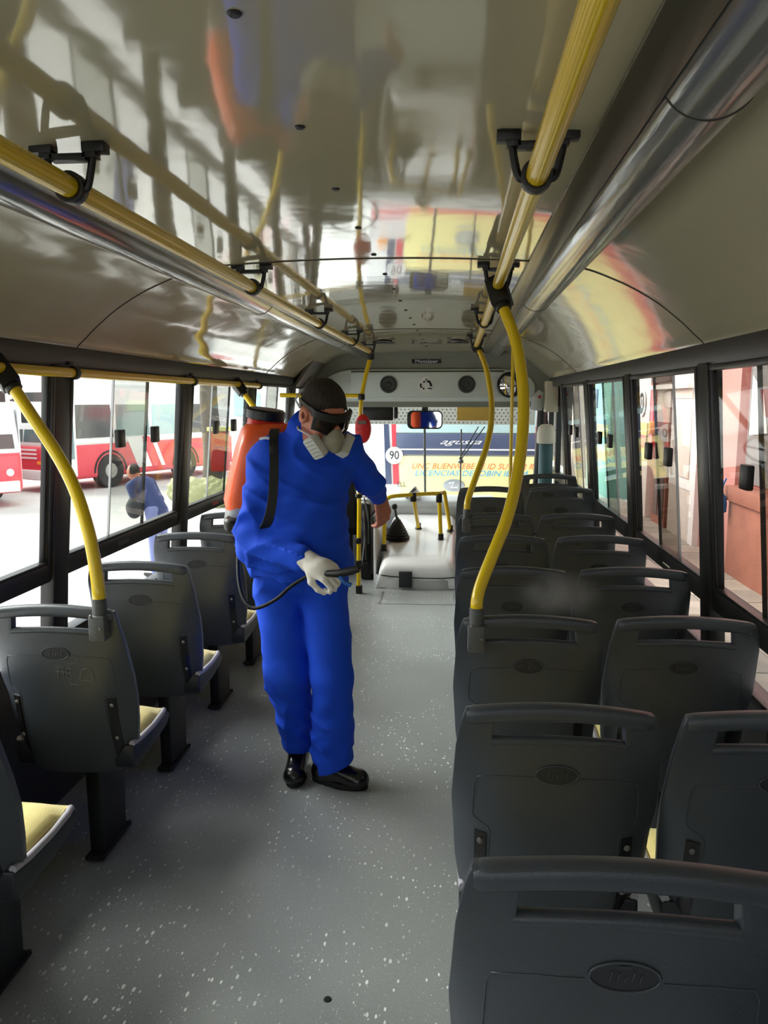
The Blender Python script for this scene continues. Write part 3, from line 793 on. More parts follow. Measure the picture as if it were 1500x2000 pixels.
# window rail on the single-seat side
t = thing('window_handrail', 'yellow handrail running along the top of the single-seat windows', 'handrail', (-1.52, 2.4, 1.785))
mb = MB(); mb.tube([(-1.535, y, 1.785) for y in np.linspace(1.2, 5.95, 8)], .0195, 18); obj('rail', mb, 'rail_yellow', t, angle=80)
for y in (1.55, 3.0, 4.42, 5.93):
    mb = MB(); mb.ring((-1.535, y-.016, 1.785), (0, 1, 0), .028, .0198, .032, 20); mb.box(wx(-1, 1.82), -1.54, y-.02, y+.02, 1.80, 1.83)
    obj('bracket', mb, 'black_plastic', t, bevel=.003)
# front pole with ticket validator
t = thing('front_pole', 'yellow pole by the driver with black clamps', 'pole', (-.838, 6.5, 0))
mb = MB(); mb.tube(smooth_path([(LX, 6.6, 2.06), (-.745, 6.58, 2.0), (-.785, 6.54, 1.82), (-.812, 6.5, 1.6), (-.822, 6.5, 1.2), (-.830, 6.5, .6), (-.836, 6.5, .03)], 6), .018, 16); obj('tube', mb, 'rail_yellow', t, angle=80)
for z, h in ((2.045, .07), (1.70, .05), (.86, .035), (.47, .05), (.27, .05), (.035, .07)):
    x = -.735 if z > 2 else -.805 if z > 1.5 else -.832
    y = 6.59 if z > 2 else 6.5
    mb = MB(); mb.tube([(x, y, z-h/2), (x, y, z+h/2)], .03, 12); obj('clamp', mb, 'black_plastic', t, bevel=.004)
mb = MB(); mb.tube([(-1.5, 6.5, 1.715), (-.80, 6.5, 1.71)], .018, 14); obj('cross_bar', mb, 'rail_yellow', t)
t = thing('ticket_validator', 'red oval ticket validator with a small grey screen', 'validator', (-.79, 6.44, 1.43))
mb = MB(); mb.lathe([(.001, 0), (.07, 0), (.076, .012), (.072, .04), (.055, .052), (.001, .054)], (-.785, 6.46, 1.435), (0, -1, 0), 32, sx=1.62, sy=.92); obj('body', mb, 'red_plastic', t)
mb = MB(); mb.box(-.825, -.755, 6.396, 6.408, 1.475, 1.505); obj('screen', mb, 'screen_grey', t)
# thin upright near the front door
t = thing('door_pole', 'thin straight yellow pole near the front door', 'pole', (.515, 7.35, 0))
mb = MB(); mb.tube([(.515, 7.35, 0), (.51, 7.35, 2.16)], .0165, 14); obj('tube', mb, 'rail_yellow', t)
mb = MB(); mb.lathe([(.035, 0), (.03, .03), (.018, .05)], (.515, 7.35, 0), n=16); obj('foot', mb, 'black_plastic', t)

# ================================================================== ENGINE COVER and driver's corner
ec = thing('engine_cover', 'white moulded engine cover at the front of the aisle', 'engine cover', (-.33, 7.2, 0))
Fd = MB()
rows = []
# loft: sections along y (front to back) as rounded rectangles in x
def sec(y, hw, z, n=28, base=0.):
    pts = []
    xs = np.linspace(-1, 1, n)
    for u in xs:
        e = abs(u)**14
        pts.append((-.335+u*hw, y, base+(z-base)*(1-e)))
    return pts
mb = MB()
L_ = [(6.705, .372, .006), (6.70, .372, .10), (6.703, .372, .17), (6.715, .372, .205), (6.745, .372, .228), (6.82, .373, .25), (7.0, .375, .285), (7.3, .385, .325), (7.6, .39, .40), (7.8, .39, .45), (8.15, .39, .46)]
mb.sheet([sec(*a) for a in L_])
obj('cover', mb, 'white_plastic', ec, angle=70)
mb = MB(); mb.sheet([[(-.335+u*(.395 if k else .39), 6.685+abs(u)**5*.16-(.0 if k else .012), z) for u in np.linspace(-1, 1, 21)] for k, z in ((0, .0), (0, .075), (1, .095))], (0, .03, 0)); obj('skirt', mb, 'grey_white', ec, angle=60)
mb = MB(); mb.tube(smooth_path([(-.68, 6.71, .12), (-.5, 6.675, .112), (-.2, 6.675, .105), (0, 6.69, .115), (.04, 6.72, .13)], 4), .005, 6); obj('cable', mb, 'hose', ec)
mb = MB(); mb.box(-.495, -.378, 6.652, 6.685, .02, .165); obj('vent_box', mb, 'seat_dark', ec, bevel=.004)
gf = thing('guard_frame', 'low yellow tubular guard frame standing on the engine cover', 'guard rail', (-.3, 7.2, .3))
A = [(-.66, 7.0, .285), (-.655, 7.0, .62), (-.645, 7.02, .74), (-.60, 7.05, .785), (-.45, 7.15, .79), (-.27, 7.27, .79), (-.16, 7.34, .785)]
mb = MB(); mb.tube(smooth_path(A, 6), .019, 14); obj('top_rail', mb, 'rail_yellow', gf, angle=80)
for (x, y, z0, x1, y1, z1) in ((-.37, 7.6, .40, -.40, 7.19, .785), (-.14, 7.36, .335, -.16, 7.34, .77), (-.05, 7.55, .385, -.11, 7.42, .785)):
    mb = MB(); mb.tube([(x, y, z0), (x1, y1, z1)], .019, 14); obj('post', mb, 'rail_yellow', gf)
mb = MB(); mb.tube([(-.16, 7.34, .785), (-.11, 7.42, .79)], .019, 14); obj('link_rail', mb, 'rail_yellow', gf)
for (x, y, z) in ((-.66, 7.0, .285), (-.37, 7.6, .395), (-.14, 7.36, .33), (-.05, 7.55, .385)):
    mb = MB(); mb.lathe([(.04, 0), (.032, .012), (.026, .015), (.026, .06), (.02, .062)], (x, y, z), n=16); obj('foot', mb, 'black_plastic', gf)
for (x, y, z) in ((-.40, 7.19, .775), (-.16, 7.34, .75)):
    mb = MB(); mb.tube([(x, y, z-.05), (x, y, z+.035)], .03, 14); obj('clamp', mb, 'black_plastic', gf, bevel=.004)
gl = thing('gear_lever', 'black pleated gear lever boot on the engine cover', 'gear lever', (-.57, 7.35, .36))
mb = MB(); prof_ = []
for k in range(9):
    f = k/8; r = .13*(1-f)**.8+.018
    prof_ += [(r, f*.2), (r*.86, f*.2+.012)]
mb.lathe(prof_, (-.565, 7.38, .33), n=20, sx=.9, sy=1.05); obj('boot', mb, 'black_rubber', gl)
mb = MB(); mb.tube([(-.565, 7.38, .5), (-.585, 7.34, .63)], .012, 10); obj('stick', mb, 'alu_dark', gl)
mb = MB(); mb.lathe([(.001, -.03), (.02, -.025), (.028, 0), (.02, .025), (.001, .03)], (-.588, 7.33, .655), n=14); obj('knob', mb, 'black_plastic', gl)
mb = MB(); mb.hexa([(-.53, 8.0, .72), (-.42, 8.0, .72), (-.42, 8.2, .72), (-.53, 8.2, .72)], [(-.46, 8.04, .83), (-.40, 8.04, .80), (-.40, 8.14, .80), (-.46, 8.14, .83)])
bko = thing('paper_stack', 'tilted grey folder leaning on the dashboard', 'folder', (-.47, 8.1, 0.620))
mb = MB(); mb.hexa([(-.545, 8.2, 0.635), (-.52, 8.2, 0.620), (-.52, 8.36, 0.620), (-.545, 8.36, 0.635)], [(-.45, 8.2, 0.740), (-.425, 8.2, 0.725), (-.425, 8.36, 0.725), (-.45, 8.36, 0.740)]); obj('spine', mb, 'bracket_grey', bko)
mb = MB(); mb.hexa([(-.515, 8.21, 0.625), (-.40, 8.21, 0.620), (-.40, 8.35, 0.620), (-.515, 8.35, 0.625)], [(-.425, 8.21, 0.720), (-.375, 8.21, 0.660), (-.375, 8.35, 0.660), (-.425, 8.35, 0.720)]); obj('pages', mb, 'paper', bko)
# driver's seat and partition in the left corner
ds = thing('driver_chair', 'dark driver seat behind the yellow front pole', 'chair', (-1.1, 7.4, 0))
mb = MB(); mb.box(-1.35, -.90, 7.25, 7.7, .38, .50); obj('cushion', mb, 'black_rubber', ds, bevel=.03, seg=3)
mb = MB(); mb.hexa([(-1.34, 7.12, .45), (-.91, 7.12, .45), (-.91, 7.25, .45), (-1.34, 7.25, .45)], [(-1.32, 7.0, 1.1), (-.95, 7.0, 1.1), (-.95, 7.1, 1.1), (-1.32, 7.1, 1.1)]); obj('backrest', mb, 'black_rubber', ds, bevel=.03, seg=3)
mb = MB(); mb.box(-1.25, -1.0, 7.35, 7.6, 0, .38); obj('base', mb, 'pedestal', ds)
sw = thing('steering_wheel', 'black steering wheel in front of the driver seat', 'steering wheel', (-1.1, 7.9, .8))
mb = MB(); ax = Vector((0, -.55, .83)).normalized(); c0 = Vector((-1.08, 7.95, .82)); N = Vector((1, 0, 0)); B = ax.cross(N)
mb.tube([c0+(N*math.cos(a)+B*math.sin(a))*.23 for a in np.linspace(0, 2*math.pi, 37)], .014, 8, caps=False); obj('rim', mb, 'black_plastic', sw)
mb = MB()
for a in (0.5, 2.6, 4.7): mb.tube([c0-ax*.03, c0+(N*math.cos(a)+B*math.sin(a))*.23], .012, 8)
mb.lathe([(.05, -.06), (.055, -.02), (.03, 0)], c0, ax, 16); mb.tube([c0-ax*.03, c0-ax*.5], .03, 10); obj('column', mb, 'black_plastic', sw)
pt = thing('driver_console', 'dark control console beside the engine cover', 'console', (-.8, 7.1, 0))
mb = MB(); mb.box(-.775, -.745, 6.9, 7.6, .08, .62); obj('panel', mb, 'black_plastic', pt, bevel=.006)
mb = MB(); mb.box(-.88, -.78, 7.0, 7.5, .0, .72); obj('console', mb, 'black_rubber', pt, bevel=.02)
for k, (a, b) in enumerate((((-.87, 6.98, .15), (-.85, 6.97, .66)), ((-.83, 6.98, .2), (-.87, 6.96, .60)), ((-.80, 6.98, .35), (-.84, 6.97, .78)))):
    mb = MB(); mb.tube(smooth_path([a, ((a[0]+b[0])/2+.02, a[1]-.02, (a[2]+b[2])/2), b], 4), .008, 8); obj('conduit', mb, 'bracket_grey' if k else 'alu', pt)
mb = MB(); mb.box(-.742, -.725, 6.85, 7.9, .0, .55); obj('edge', mb, 'white_plastic', pt, bevel=.004)
for k in range(3):
    mb = MB(); mb.box(-.88, -.80, 7.0, 7.02, .72+k*.03, .732+k*.03); obj('slat', mb, 'alu', pt)

# ================================================================== SEATS
def hw_at(v): return float(np.interp(v, [0, .12, .3, .6, .85, .95, 1], [.196, .210, .226, .2365, .228, .218, .208]))
ZB, ZT = .385, .982
def back_pt(u, v, off=0.):
    z = ZB+(ZT-ZB)*v+.018*(1-u*u)*v
    wr_ = .08-.073*max(0., min(1., (v-.45)/.45))
    y = .075*(1-v)**1.4-.012*math.sin(math.pi*min(1, v/.8))+wr_*abs(u)**3.5+off
    return (u*hw_at(v), y, z)
def seat_shell():
    us = sorted(set(np.round(list(np.linspace(-1, 1, 29))+[-.65, .65], 4))); vs = sorted(set(np.round(list(np.linspace(0, 1, 27))+[.862], 4)))
    nu, nv = len(us), len(vs); th = .026
    hole = lambda i, j: abs((us[i]+us[i+1])/2) < .65 and (vs[j]+vs[j+1])/2 > .862
    mb = MB()
    V = [back_pt(u, v) for v in vs for u in us]+[(p[0]*.985, p[1]+th, p[2]) for p in (back_pt(u, v) for v in vs for u in us)]
    n = nu*nv; Fc = []; cells = set((i, j) for i in range(nu-1) for j in range(nv-1) if not hole(i, j))
    for (i, j) in cells:
        a, b, c, d = j*nu+i, j*nu+i+1, (j+1)*nu+i+1, (j+1)*nu+i
        Fc += [(a, b, c, d), (d+n, c+n, b+n, a+n)]
        for (di, dj, p, q) in ((-1, 0, d, a), (1, 0, b, c), (0, -1, a, b), (0, 1, c, d)):
            if (i+di, j+dj) not in cells: Fc.append((q, p, p+n, q+n))
    used = sorted(set(k for f in Fc for k in f)); rem = {k: e for e, k in enumerate(used)}
    mb.add([V[k] for k in used], [tuple(rem[k] for k in f) for f in Fc])
    return mesh_of(mb, bevel=.006, seg=3, angle=50, name='back_shell')
def on_back(x, z, off=-.001):
    v = (z-ZB)/(ZT-ZB); u = x/hw_at(v); v = (z-.018*(1-u*u)*v-ZB)/(ZT-ZB)
    return back_pt(x/hw_at(v), v, off)
def make_seat():
    t = thing('passenger_chair', 'seat', 'chair')
    sh = seat_shell(); obj('back_shell', sh, 'seat_grey', t)
    # rounded grab rail along the top
    secs = []
    for u in np.linspace(-.985, .985, 33):
        p = back_pt(u, 1.); e = 1-.25*max(0, (abs(u)-.93)/.055)
        row = []
        for k in range(16):
            t_ = 2*math.pi*k/16; c_, s_ = math.cos(t_), math.sin(t_)
            row.append((p[0], p[1]+.0115+math.copysign(abs(c_)**.62, c_)*.0195*e, p[2]-.017+math.copysign(abs(s_)**.62, s_)*.0195*e))
        secs.append(row)
    n_ = 16; mb = MB(); mb.add([q for r in secs for q in r], [(j*n_+k, j*n_+(k+1) % n_, (j+1)*n_+(k+1) % n_, (j+1)*n_+k) for j in range(32) for k in range(n_)]+[tuple(reversed(range(n_))), tuple(range(32*n_, 33*n_))])
    obj('grab_rail', mb, 'seat_grey', t, angle=50)
    # lip under the hand slot
    mb = MB(); mb.tube([(lambda p: (p[0], p[1]+.010, p[2]))(back_pt(u, .860)) for u in np.linspace(-.66, .66, 17)], .0125, 10); obj('slot_lip', mb, 'seat_grey', t, angle=80)
    # oval emblem
    mb = MB(); rows = []
    for f in (0.001, .5, 1.):
        rows.append([on_back(.047*f*math.cos(a), .836+.0225*f*math.sin(a), -.0012) for a in np.linspace(0, 2*math.pi, 33)])
    mb.sheet(rows); em = obj('emblem', mb, 'seat_dark', t)
    mb = MB(); mb.tube([on_back(.047*math.cos(a), .836+.0225*math.sin(a), -.0015) for a in np.linspace(0, 2*math.pi, 41)], .0022, 6, caps=False); obj('ring', mb, 'seat_grey', em, angle=80)
    mb = MB()
    for k in range(5):
        x = -.02+k*.01; mb.tube([on_back(x, .829+.002*(k % 2), -.002), on_back(x+.003, .845-.003*(k % 3), -.002)], .0011, 5)
    mb.tube([on_back(-.008, .852, -.002), on_back(.008, .853, -.002)], .0016, 5); obj('relief', mb, 'seat_grey', em)
    # moulded panel line
    for s in (-1, 1):
        L = [(.052*s, .829), (.12*s, .827), (.176*s, .818), (.184*s, .80), (.187*s, .72), (.180*s, .705), (.150*s, .688), (.146*s, .672), (.148*s, .58), (.158*s, .45)]
        P_ = []
        for a, b in zip(L[:-1], L[1:]):
            for k in range(4): P_.append(on_back(a[0]+(b[0]-a[0])*k/4, a[1]+(b[1]-a[1])*k/4, -.0002))
        mb = MB(); mb.tube(P_, .0014, 5); obj('panel_line', mb, 'seat_groove' if False else 'seat_grey', t, angle=80)
    # black fixing strips with two bolts each
    for s in (-1, 1):
        mb = MB(); rows = [[on_back(s*.168+dx, z, -.004) for dx in (-.013, .013)] for z in np.linspace(.425, .672, 9)]
        mb.sheet(rows, (0, .006, 0)); st = obj('fixing_strip', mb, 'black_plastic', t, angle=60)
        for z in (.648, .520):
            b = MB(); c = on_back(s*.168, z, -.004); b.lathe([(.0075, 0), (.0075, .004), (.004, .006)], c, (0, -1, 0), 8); obj('bolt', b, 'bolt', st)
    # seat pan, cushion, trim, backrest pad
    sec_ = [(.10, .395), (.088, .43), (.095, .485), (.14, .474), (.30, .470), (.40, .478), (.43, .468), (.435, .45), (.40, .425), (.30, .408), (.15, .395)]
    mb = MB(); mb.prism(sec_, lambda u, v: (-.214, u, v), lambda u, v: (.214, u, v)); obj('seat_pan', mb, 'seat_dark', t, bevel=.01, seg=3)
    def cush():
        mb = MB(); rows = []
        for y in np.linspace(0, 1, 13):
            yy = .105+y*.312; row = []
            for x in np.linspace(-1, 1, 17):
                e = max(abs(x), abs(2*y-1)); xx = x*.196*(1-.03*(y > .9))
                row.append((xx, yy, .484+.026*(1-abs(x)**6)*(1-abs(2*y-1)**6)+.006*math.sin(math.pi*y)))
            rows.append(row)
        mb.sheet(rows, (0, 0, -.02)); return mb
    obj('cushion', cush(), 'cushion', t, angle=60)
    mb = MB()
    for s in (-1, 1): pass
    mb.tube([(.205, .10, .487), (.207, .17, .478), (.207, .28, .475), (.205, .38, .480), (.196, .415, .478)], .0105, 8); obj('trim', mb, 'seat_trim', t, angle=80)
    mb = MB(); mb.tube([(-.205, .10, .487), (-.207, .17, .478), (-.207, .28, .475), (-.205, .38, .480), (-.196, .415, .478)], .0105, 8); obj('trim', mb, 'seat_trim', t, angle=80)
    mb = MB(); rows = []
    for v in np.linspace(.14, .8, 9):
        rows.append([(lambda p: (p[0], p[1]+.034+.012*(1-abs(u/.8)**6), p[2]))(back_pt(u, v)) for u in np.linspace(-.8, .8, 11)])
    mb.sheet(rows, (0, -.01, 0)); obj('backrest_pad', mb, 'cushion', t, angle=60)
    # pedestal and its bolted foot
    mb = MB(); mb.hexa([(-.01, .18, .012), (.04, .18, .012), (.04, .38, .012), (-.01, .38, .012)], [(-.01, .17, .41), (.045, .17, .41), (.045, .38, .41), (-.01, .38, .41)])
    pd = obj('pedestal', mb, 'pedestal', t, bevel=.006)
    mb = MB(); mb.box(-.02, .05, .155, .405, 0, .014); obj('foot_plate', mb, 'pedestal', pd, bevel=.003)
    for y in (.158, .392):
        b = MB(); b.lathe([(.009, .012), (.009, .02), (.005, .023)], (.045, y, 0), n=8); obj('bolt', b, 'pedestal', pd)
    return t
SEAT = make_seat()
first = [True]
def put_seat(x, y, z, label, group, mirror=False):
    if first[0]: o = SEAT; first[0] = False
    else: o = copy_tree(SEAT)
    o.location = (x, y, z); o['label'] = label; o['group'] = group
    return o
ORD = ['first', 'second', 'third', 'fourth', 'fifth', 'sixth', 'seventh', 'eighth']
RY = [.95, 1.64, 2.345, 3.055, 3.79, 4.535, 5.26, 6.02]; RZo = [.075, .01, .012, .012, .012, .012, .09, .105]
XA, XW = .235, .717
notes_a = {0: 'large dark grey aisle seat back nearest the camera at bottom right', 1: 'dark grey aisle seat, second row from the camera, beside the aisle', 2: 'dark grey aisle seat with the long bent yellow pole bolted to its corner',
           3: 'dark grey aisle seat, fourth row, with faint mist in front', 4: 'dark grey aisle seat, fifth row on the double side', 5: 'dark grey aisle seat with the far bent yellow pole on its corner', 6: 'raised dark grey aisle seat, frontmost beside the engine cover'}
notes_w = {0: 'dark grey window seat nearest the camera, mostly outside the frame', 1: 'dark grey window seat cut by the right frame edge, second row', 2: 'dark grey window seat beside the aisle seat with the bent pole', 3: 'dark grey window seat, fourth row, a little mist before it',
           4: 'dark grey window seat, fifth row under the mid rail', 5: 'dark grey window seat, sixth row', 6: 'raised dark grey window seat, seventh row', 7: 'farthest dark grey window seat, right before the front door'}
for i in range(8):
    if i < 7: put_seat(XA, RY[i], RZo[i], notes_a[i], 'seats of the double rows')
    if i != 0: put_seat(XW, RY[i]+(.03 if i > 1 else 0), RZo[i], notes_w[i], 'seats of the double rows')
LY = [1.60, 2.325, 3.01, 3.72, 4.43, 5.17]
notes_l = ['dark grey single seat at the left frame edge with its pale yellow cushion in view', 'dark grey single seat with scratched letters and a yellow pole on its corner', 'dark grey single seat directly ahead of the scratched one', 'dark grey single seat, third ahead of the left frame edge', 'dark grey single seat just behind the man with the sprayer', 'dark grey single seat hidden behind the man in blue']
SL = [put_seat(-1.312, y, .012, notes_l[i], 'single seats along the left windows') for i, y in enumerate(LY)]
# scratched letters on the second single seat
G = MB()
def scr(pts, dx=.0, r=.0011):
    P_ = []
    for a, b in zip(pts[:-1], pts[1:]):
        for k in range(3): P_.append(on_back(a[0]+(b[0]-a[0])*k/3+dx, a[1]+(b[1]-a[1])*k/3, -.0012))
    P_.append(on_back(pts[-1][0]+dx, pts[-1][1], -.0012)); G.tube(P_, r, 5)
scr([(.004, .752), (.006, .79), (.022, .79), (.024, .752)]); scr([(-.004, .775), (.03, .772)]); scr([(-.006, .796), (.004, .79)])
scr([(.050, .786), (.034, .786), (.034, .752), (.052, .748)]); scr([(.034, .770), (.048, .768)])
scr([(.078, .752), (.086, .782), (.104, .788), (.120, .775), (.118, .742), (.080, .746), (.076, .752)])
scr([(.118, .775), (.122, .738)]); scr([(.038, .742), (.046, .735), (.044, .728), (.058, .732), (.072, .728)])
scr([(.050+.022*math.cos(a), .815+.012*math.sin(a)) for a in np.linspace(0, 6.28, 12)], r=.0007)
obj('scratched_letters', G, 'scratch', SL[1])

# ================================================================== THE MAN
man = thing('person', 'man in royal blue work clothes with goggles and respirator walking up the aisle', 'person', (-.62, 3.17, 0))
def ridge(a, p=2.2): return (1-np.abs(np.sin(a)))**p
def fold(X, Y, Z):
    a = np.sin(34*X+11*np.sin(6*Z+2)+7*Y)*np.sin(21*Z+9*X+3*np.sin(13*Y))
    m = np.clip(np.sin(9*Z+5*X+2)+.45, 0, 1.2)
    b = ridge(17*Z-9*X+2.2*np.sin(9*X+5*Z)+7*Y)*m
    c = ridge(15*X+8*Z+1.6*np.sin(14*Z)+4*Y, 3)*np.clip(np.sin(7*Z-6*X)+.2, 0, 1)
    return .005*a-.014*b-.010*c+.005
def rot_z(a):
    c, s = math.cos(a), math.sin(a); return np.array([[c, -s, 0], [s, c, 0], [0, 0, 1]])
RT = rot_z(math.radians(22))
# --- jacket
jk = Field((-1.0, 2.72, .86), (-.2, 3.72, 1.66), .0075)
jk.ell((-.618, 3.13, 1.37), (.195, .135, .19), RT, k=.04)
jk.ell((-.628, 3.10, 1.16), (.195, .160, .22), RT, k=.06)
jk.ell((-.645, 3.125, 1.01), (.232, .172, .14), RT, k=.05)
jk.cap((-.755, 3.09, 1.455), (-.475, 3.19, 1.475), .075, .072, k=.05)
jk.cap((-.62, 3.14, 1.47), (-.605, 3.10, 1.56), .092, .078, k=.03)
jk.cap((-.768, 3.085, 1.44), (-.818, 3.01, 1.10), .088, .073, k=.03)
jk.cap((-.818, 3.01, 1.10), (-.60, 2.895, 1.065), .076, .058, k=.03)
jk.cap((-.462, 3.19, 1.455), (-.375, 3.33, 1.32), .080, .064, k=.03)
jk.cap((-.375, 3.33, 1.32), (-.362, 3.545, 1.235), .064, .048, k=.02)
def below(zc): return lambda X, Y, Z: Z-zc
jk.put(below(.955), (-1, 2.7, .8), (-.2, 3.8, .955), k=.006, op='sub')
def jfold(X, Y, Z):
    d = fold(X, Y, Z)
    dr = np.exp(-(((X+.80)/.07)**2+((Z-1.3)/.16)**2)); d = d-dr*.016*(ridge(24*(X*.9+Z*.42)+1.2*np.sin(9*Z), 2)-.3)
    # diagonal drag lines over the chest, ring folds round the bent elbow
    arm = np.exp(-(((X+.80)/.13)**2+((Z-1.09)/.13)**2))
    d = d-arm*.026*(ridge(30*(X*.55+Z*.83)+2.5*np.sin(14*Y+9*X), 1.6)-.35)
    ch = np.exp(-(((X+.56)/.16)**2+((Z-1.25)/.2)**2))
    return d-ch*.017*(ridge(21*(Z-.38*X)+1.3*np.sin(11*X), 2)-.3)
jo = soft('jacket', jk, 'coverall', man, jfold, 1)
hem = MB()
# --- trousers
tr = Field((-.98, 2.86, .0), (-.3, 3.46, 1.06), .0075)
tr.ell((-.65, 3.14, .955), (.200, .138, .12), RT, k=.04)
tr.cap((-.750, 3.165, .90), (-.706, 3.10, .53), .116, .100, k=.03)
tr.cap((-.708, 3.10, .53), (-.695, 3.245, .14), .100, .075, k=.03)
tr.cap((-.553, 3.13, .90), (-.508, 3.055, .53), .104, .092, k=.018)
tr.cap((-.508, 3.055, .53), (-.522, 3.15, .10), .093, .094, k=.02)
tr.put(below(.112), (-.85, 2.9, 0), (-.612, 3.5, .112), k=.004, op='sub')
tr.put(lambda X, Y, Z: Z-(.085+.42*(X+.52)), (-.612, 2.9, -.1), (-.3, 3.5, .2), k=.004, op='sub')
def tfold(X, Y, Z):
    d = fold(X+.3, Y, Z*.8)*.8
    low = np.clip((.62-Z)/.5, 0, 1)*np.clip((Z-.11)/.09, 0, 1); d = d*np.clip((Z-.08)/.1, .1, 1)
    return d-low*.024*(ridge(19*Z+8*X+2.2*np.sin(13*X+7*Z)+6*Y, 1.8)-.25)*np.clip(np.sin(8*Z+11*X)+.8, 0, 1)
to = soft('trousers', tr, 'coverall', man, tfold, 1)
# --- head frame
yaw_, pit_ = math.radians(42), math.radians(25)
hh = np.array([math.sin(yaw_), -math.cos(yaw_), 0])
hf = hh*math.cos(pit_)+np.array([0, 0, -math.sin(pit_)]); hu = hh*math.sin(pit_)+np.array([0, 0, math.cos(pit_)]); hr_ = np.cross(hf, hu)
HC = np.array([-.522, 3.0, 1.628]); HR = np.stack([hr_, hf, hu], -1)
def hp(r, f, u): return HC+hr_*r+hf*f+hu*u
# --- body: head, neck, bare left hand and the figure inside the clothes as one skin
bd = Field((-.98, 2.74, .03), (-.22, 3.78, 1.80), .0065)
bd.ell(hp(0, -.008, .018), (.076, .097, .102), HR, k=.02)
bd.ell(hp(0, .030, -.062), (.060, .068, .062), HR, k=.03)
bd.ell(hp(0, .082, -.015), (.052, .022, .03), HR, k=.02)                   # cheek and brow mass
bd.cap(hp(0, .098, .01), hp(0, .118, -.032), .010, .017, k=.012)            # nose
bd.cap(hp(.03, .083, .035), hp(-.03, .083, .035), .013, k=.015)             # brow ridge
for s in (-1, 1):
    bd.ell(hp(s*.083, -.008, -.012), (.013, .028, .038), HR, k=.008)
    bd.cap(hp(s*.078, -.010, .016), hp(s*.086, -.018, .008), .009, k=.006)
    bd.ell(hp(s*.087, .0, -.010), (.006, .012, .016), HR, k=.004, op='sub')
bd.cap((-.615, 3.13, 1.45), hp(0, -.035, -.07), .060, .056, k=.03)
for a, b, ra, rb in (((-.62, 3.13, 1.42), (-.64, 3.13, 1.0), .11, .12), ((-.74, 3.10, 1.44), (-.49, 3.18, 1.46), .045, .045), ((-.768, 3.085, 1.43), (-.818, 3.01, 1.10), .05, .045), ((-.818, 3.01, 1.10), (-.57, 2.878, 1.058), .045, .03),
                     ((-.462, 3.19, 1.45), (-.375, 3.33, 1.32), .048, .042), ((-.375, 3.33, 1.32), (-.360, 3.57, 1.225), .042, .028), ((-.70, 3.15, .98), (-.708, 3.10, .53), .075, .055), ((-.708, 3.10, .53), (-.700, 3.245, .12), .052, .035),
                     ((-.58, 3.14, .98), (-.512, 3.075, .53), .075, .055), ((-.512, 3.075, .53), (-.525, 3.155, .11), .052, .035)):
    bd.cap(a, b, ra, rb, k=.03)
def hand(F, wr, d, n, size=1., curl=.9, spread=.0, thumb=1):
    """palm + four bent fingers + thumb; d = towards the fingers, n = back of the hand"""
    wr = np.array(wr, float); d = np.array(d, float); d /= np.linalg.norm(d); n = np.array(n, float); n -= d*(n@d); n /= np.linalg.norm(n); a = np.cross(d, n)
    k0 = wr+d*.085*size
    for i, o in enumerate((-.030, -.010, .010, .029)):
        F.cap(wr+a*o*.55*size+d*.012*size, k0+a*o*size-d*abs(o)*.12, .0155*size, .0130*size, k=.012)
    lens = (.72, .92, 1., .88)
    for i, o in enumerate((-.031, -.0105, .0105, .031)):
        p = k0+a*o*size; th = curl*.45; L = .042*lens[3-i if thumb < 0 else i]*size
        for j, r in enumerate((.0098, .0090, .0080)):
            v = d*math.cos(th)-n*math.sin(th)+a*spread*o*6
            q = p+v*L*(1, .72, .55)[j]; F.cap(p, q, r*size, r*.94*size, k=.004); p = q; th += curl*.75
    t0 = wr+d*.022*size+a*.026*thumb*size-n*.006
    t1 = t0+(d*.55+a*.55*thumb-n*.5)*.040*size; t2 = t1+(d*.8+a*.0*thumb-n*.6)*.034*size; t3 = t2+(d*.8-a*.3*thumb-n*.5)*.024*size
    for p, q, r in ((t0, t1, .0135), (t1, t2, .0112), (t2, t3, .0095)): F.cap(p, q, r*size, r*.9*size, k=.008)
hand(bd, (-.355, 3.56, 1.225), (.12, .30, -.75), (.70, -.6, .1), 1.18, .8, thumb=-1)
bo_ = soft('body', bd, 'skin', man, None, 1)
# --- glove on the right hand
gv = Field((-.66, 2.72, .92), (-.38, 2.96, 1.14), .0045)
gv.cap((-.585, 2.887, 1.063), (-.560, 2.873, 1.058), .046, .040, k=.01)
hand(gv, (-.560, 2.873, 1.058), (.80, -.34, -.36), (.25, -.70, .65), 1.16, 1.5, thumb=1)
gv.ell((-.515, 2.85, 1.040), (.056, .042, .040), k=.02)
soft('glove', gv, 'glove', man, None, 1)
# --- hair, ears stay free
hrF = Field(HC-.17, HC+.17, .005)
hrF.ell(hp(0, -.012, .026), (.083, .104, .107), HR, k=.01)
hrF.ell(hp(0, .095, -.045), (.12, .085, .098), HR, k=.02, op='sub')
hrF.ell(hp(0, .0, -.13), (.12, .16, .085), HR, k=.02, op='sub')
for s in (-1, 1): hrF.ell(hp(s*.095, .005, -.03), (.035, .045, .055), HR, k=.008, op='sub')
def hfold(X, Y, Z):
    P_ = np.stack([X-HC[0], Y-HC[1], Z-HC[2]], -1) @ HR
    return .0022*np.sin(170*P_[..., 0]+12*np.sin(40*P_[..., 1]))*np.sin(60*P_[..., 1]+30*P_[..., 2])
soft('hair', hrF, 'hair', man, hfold, 0)
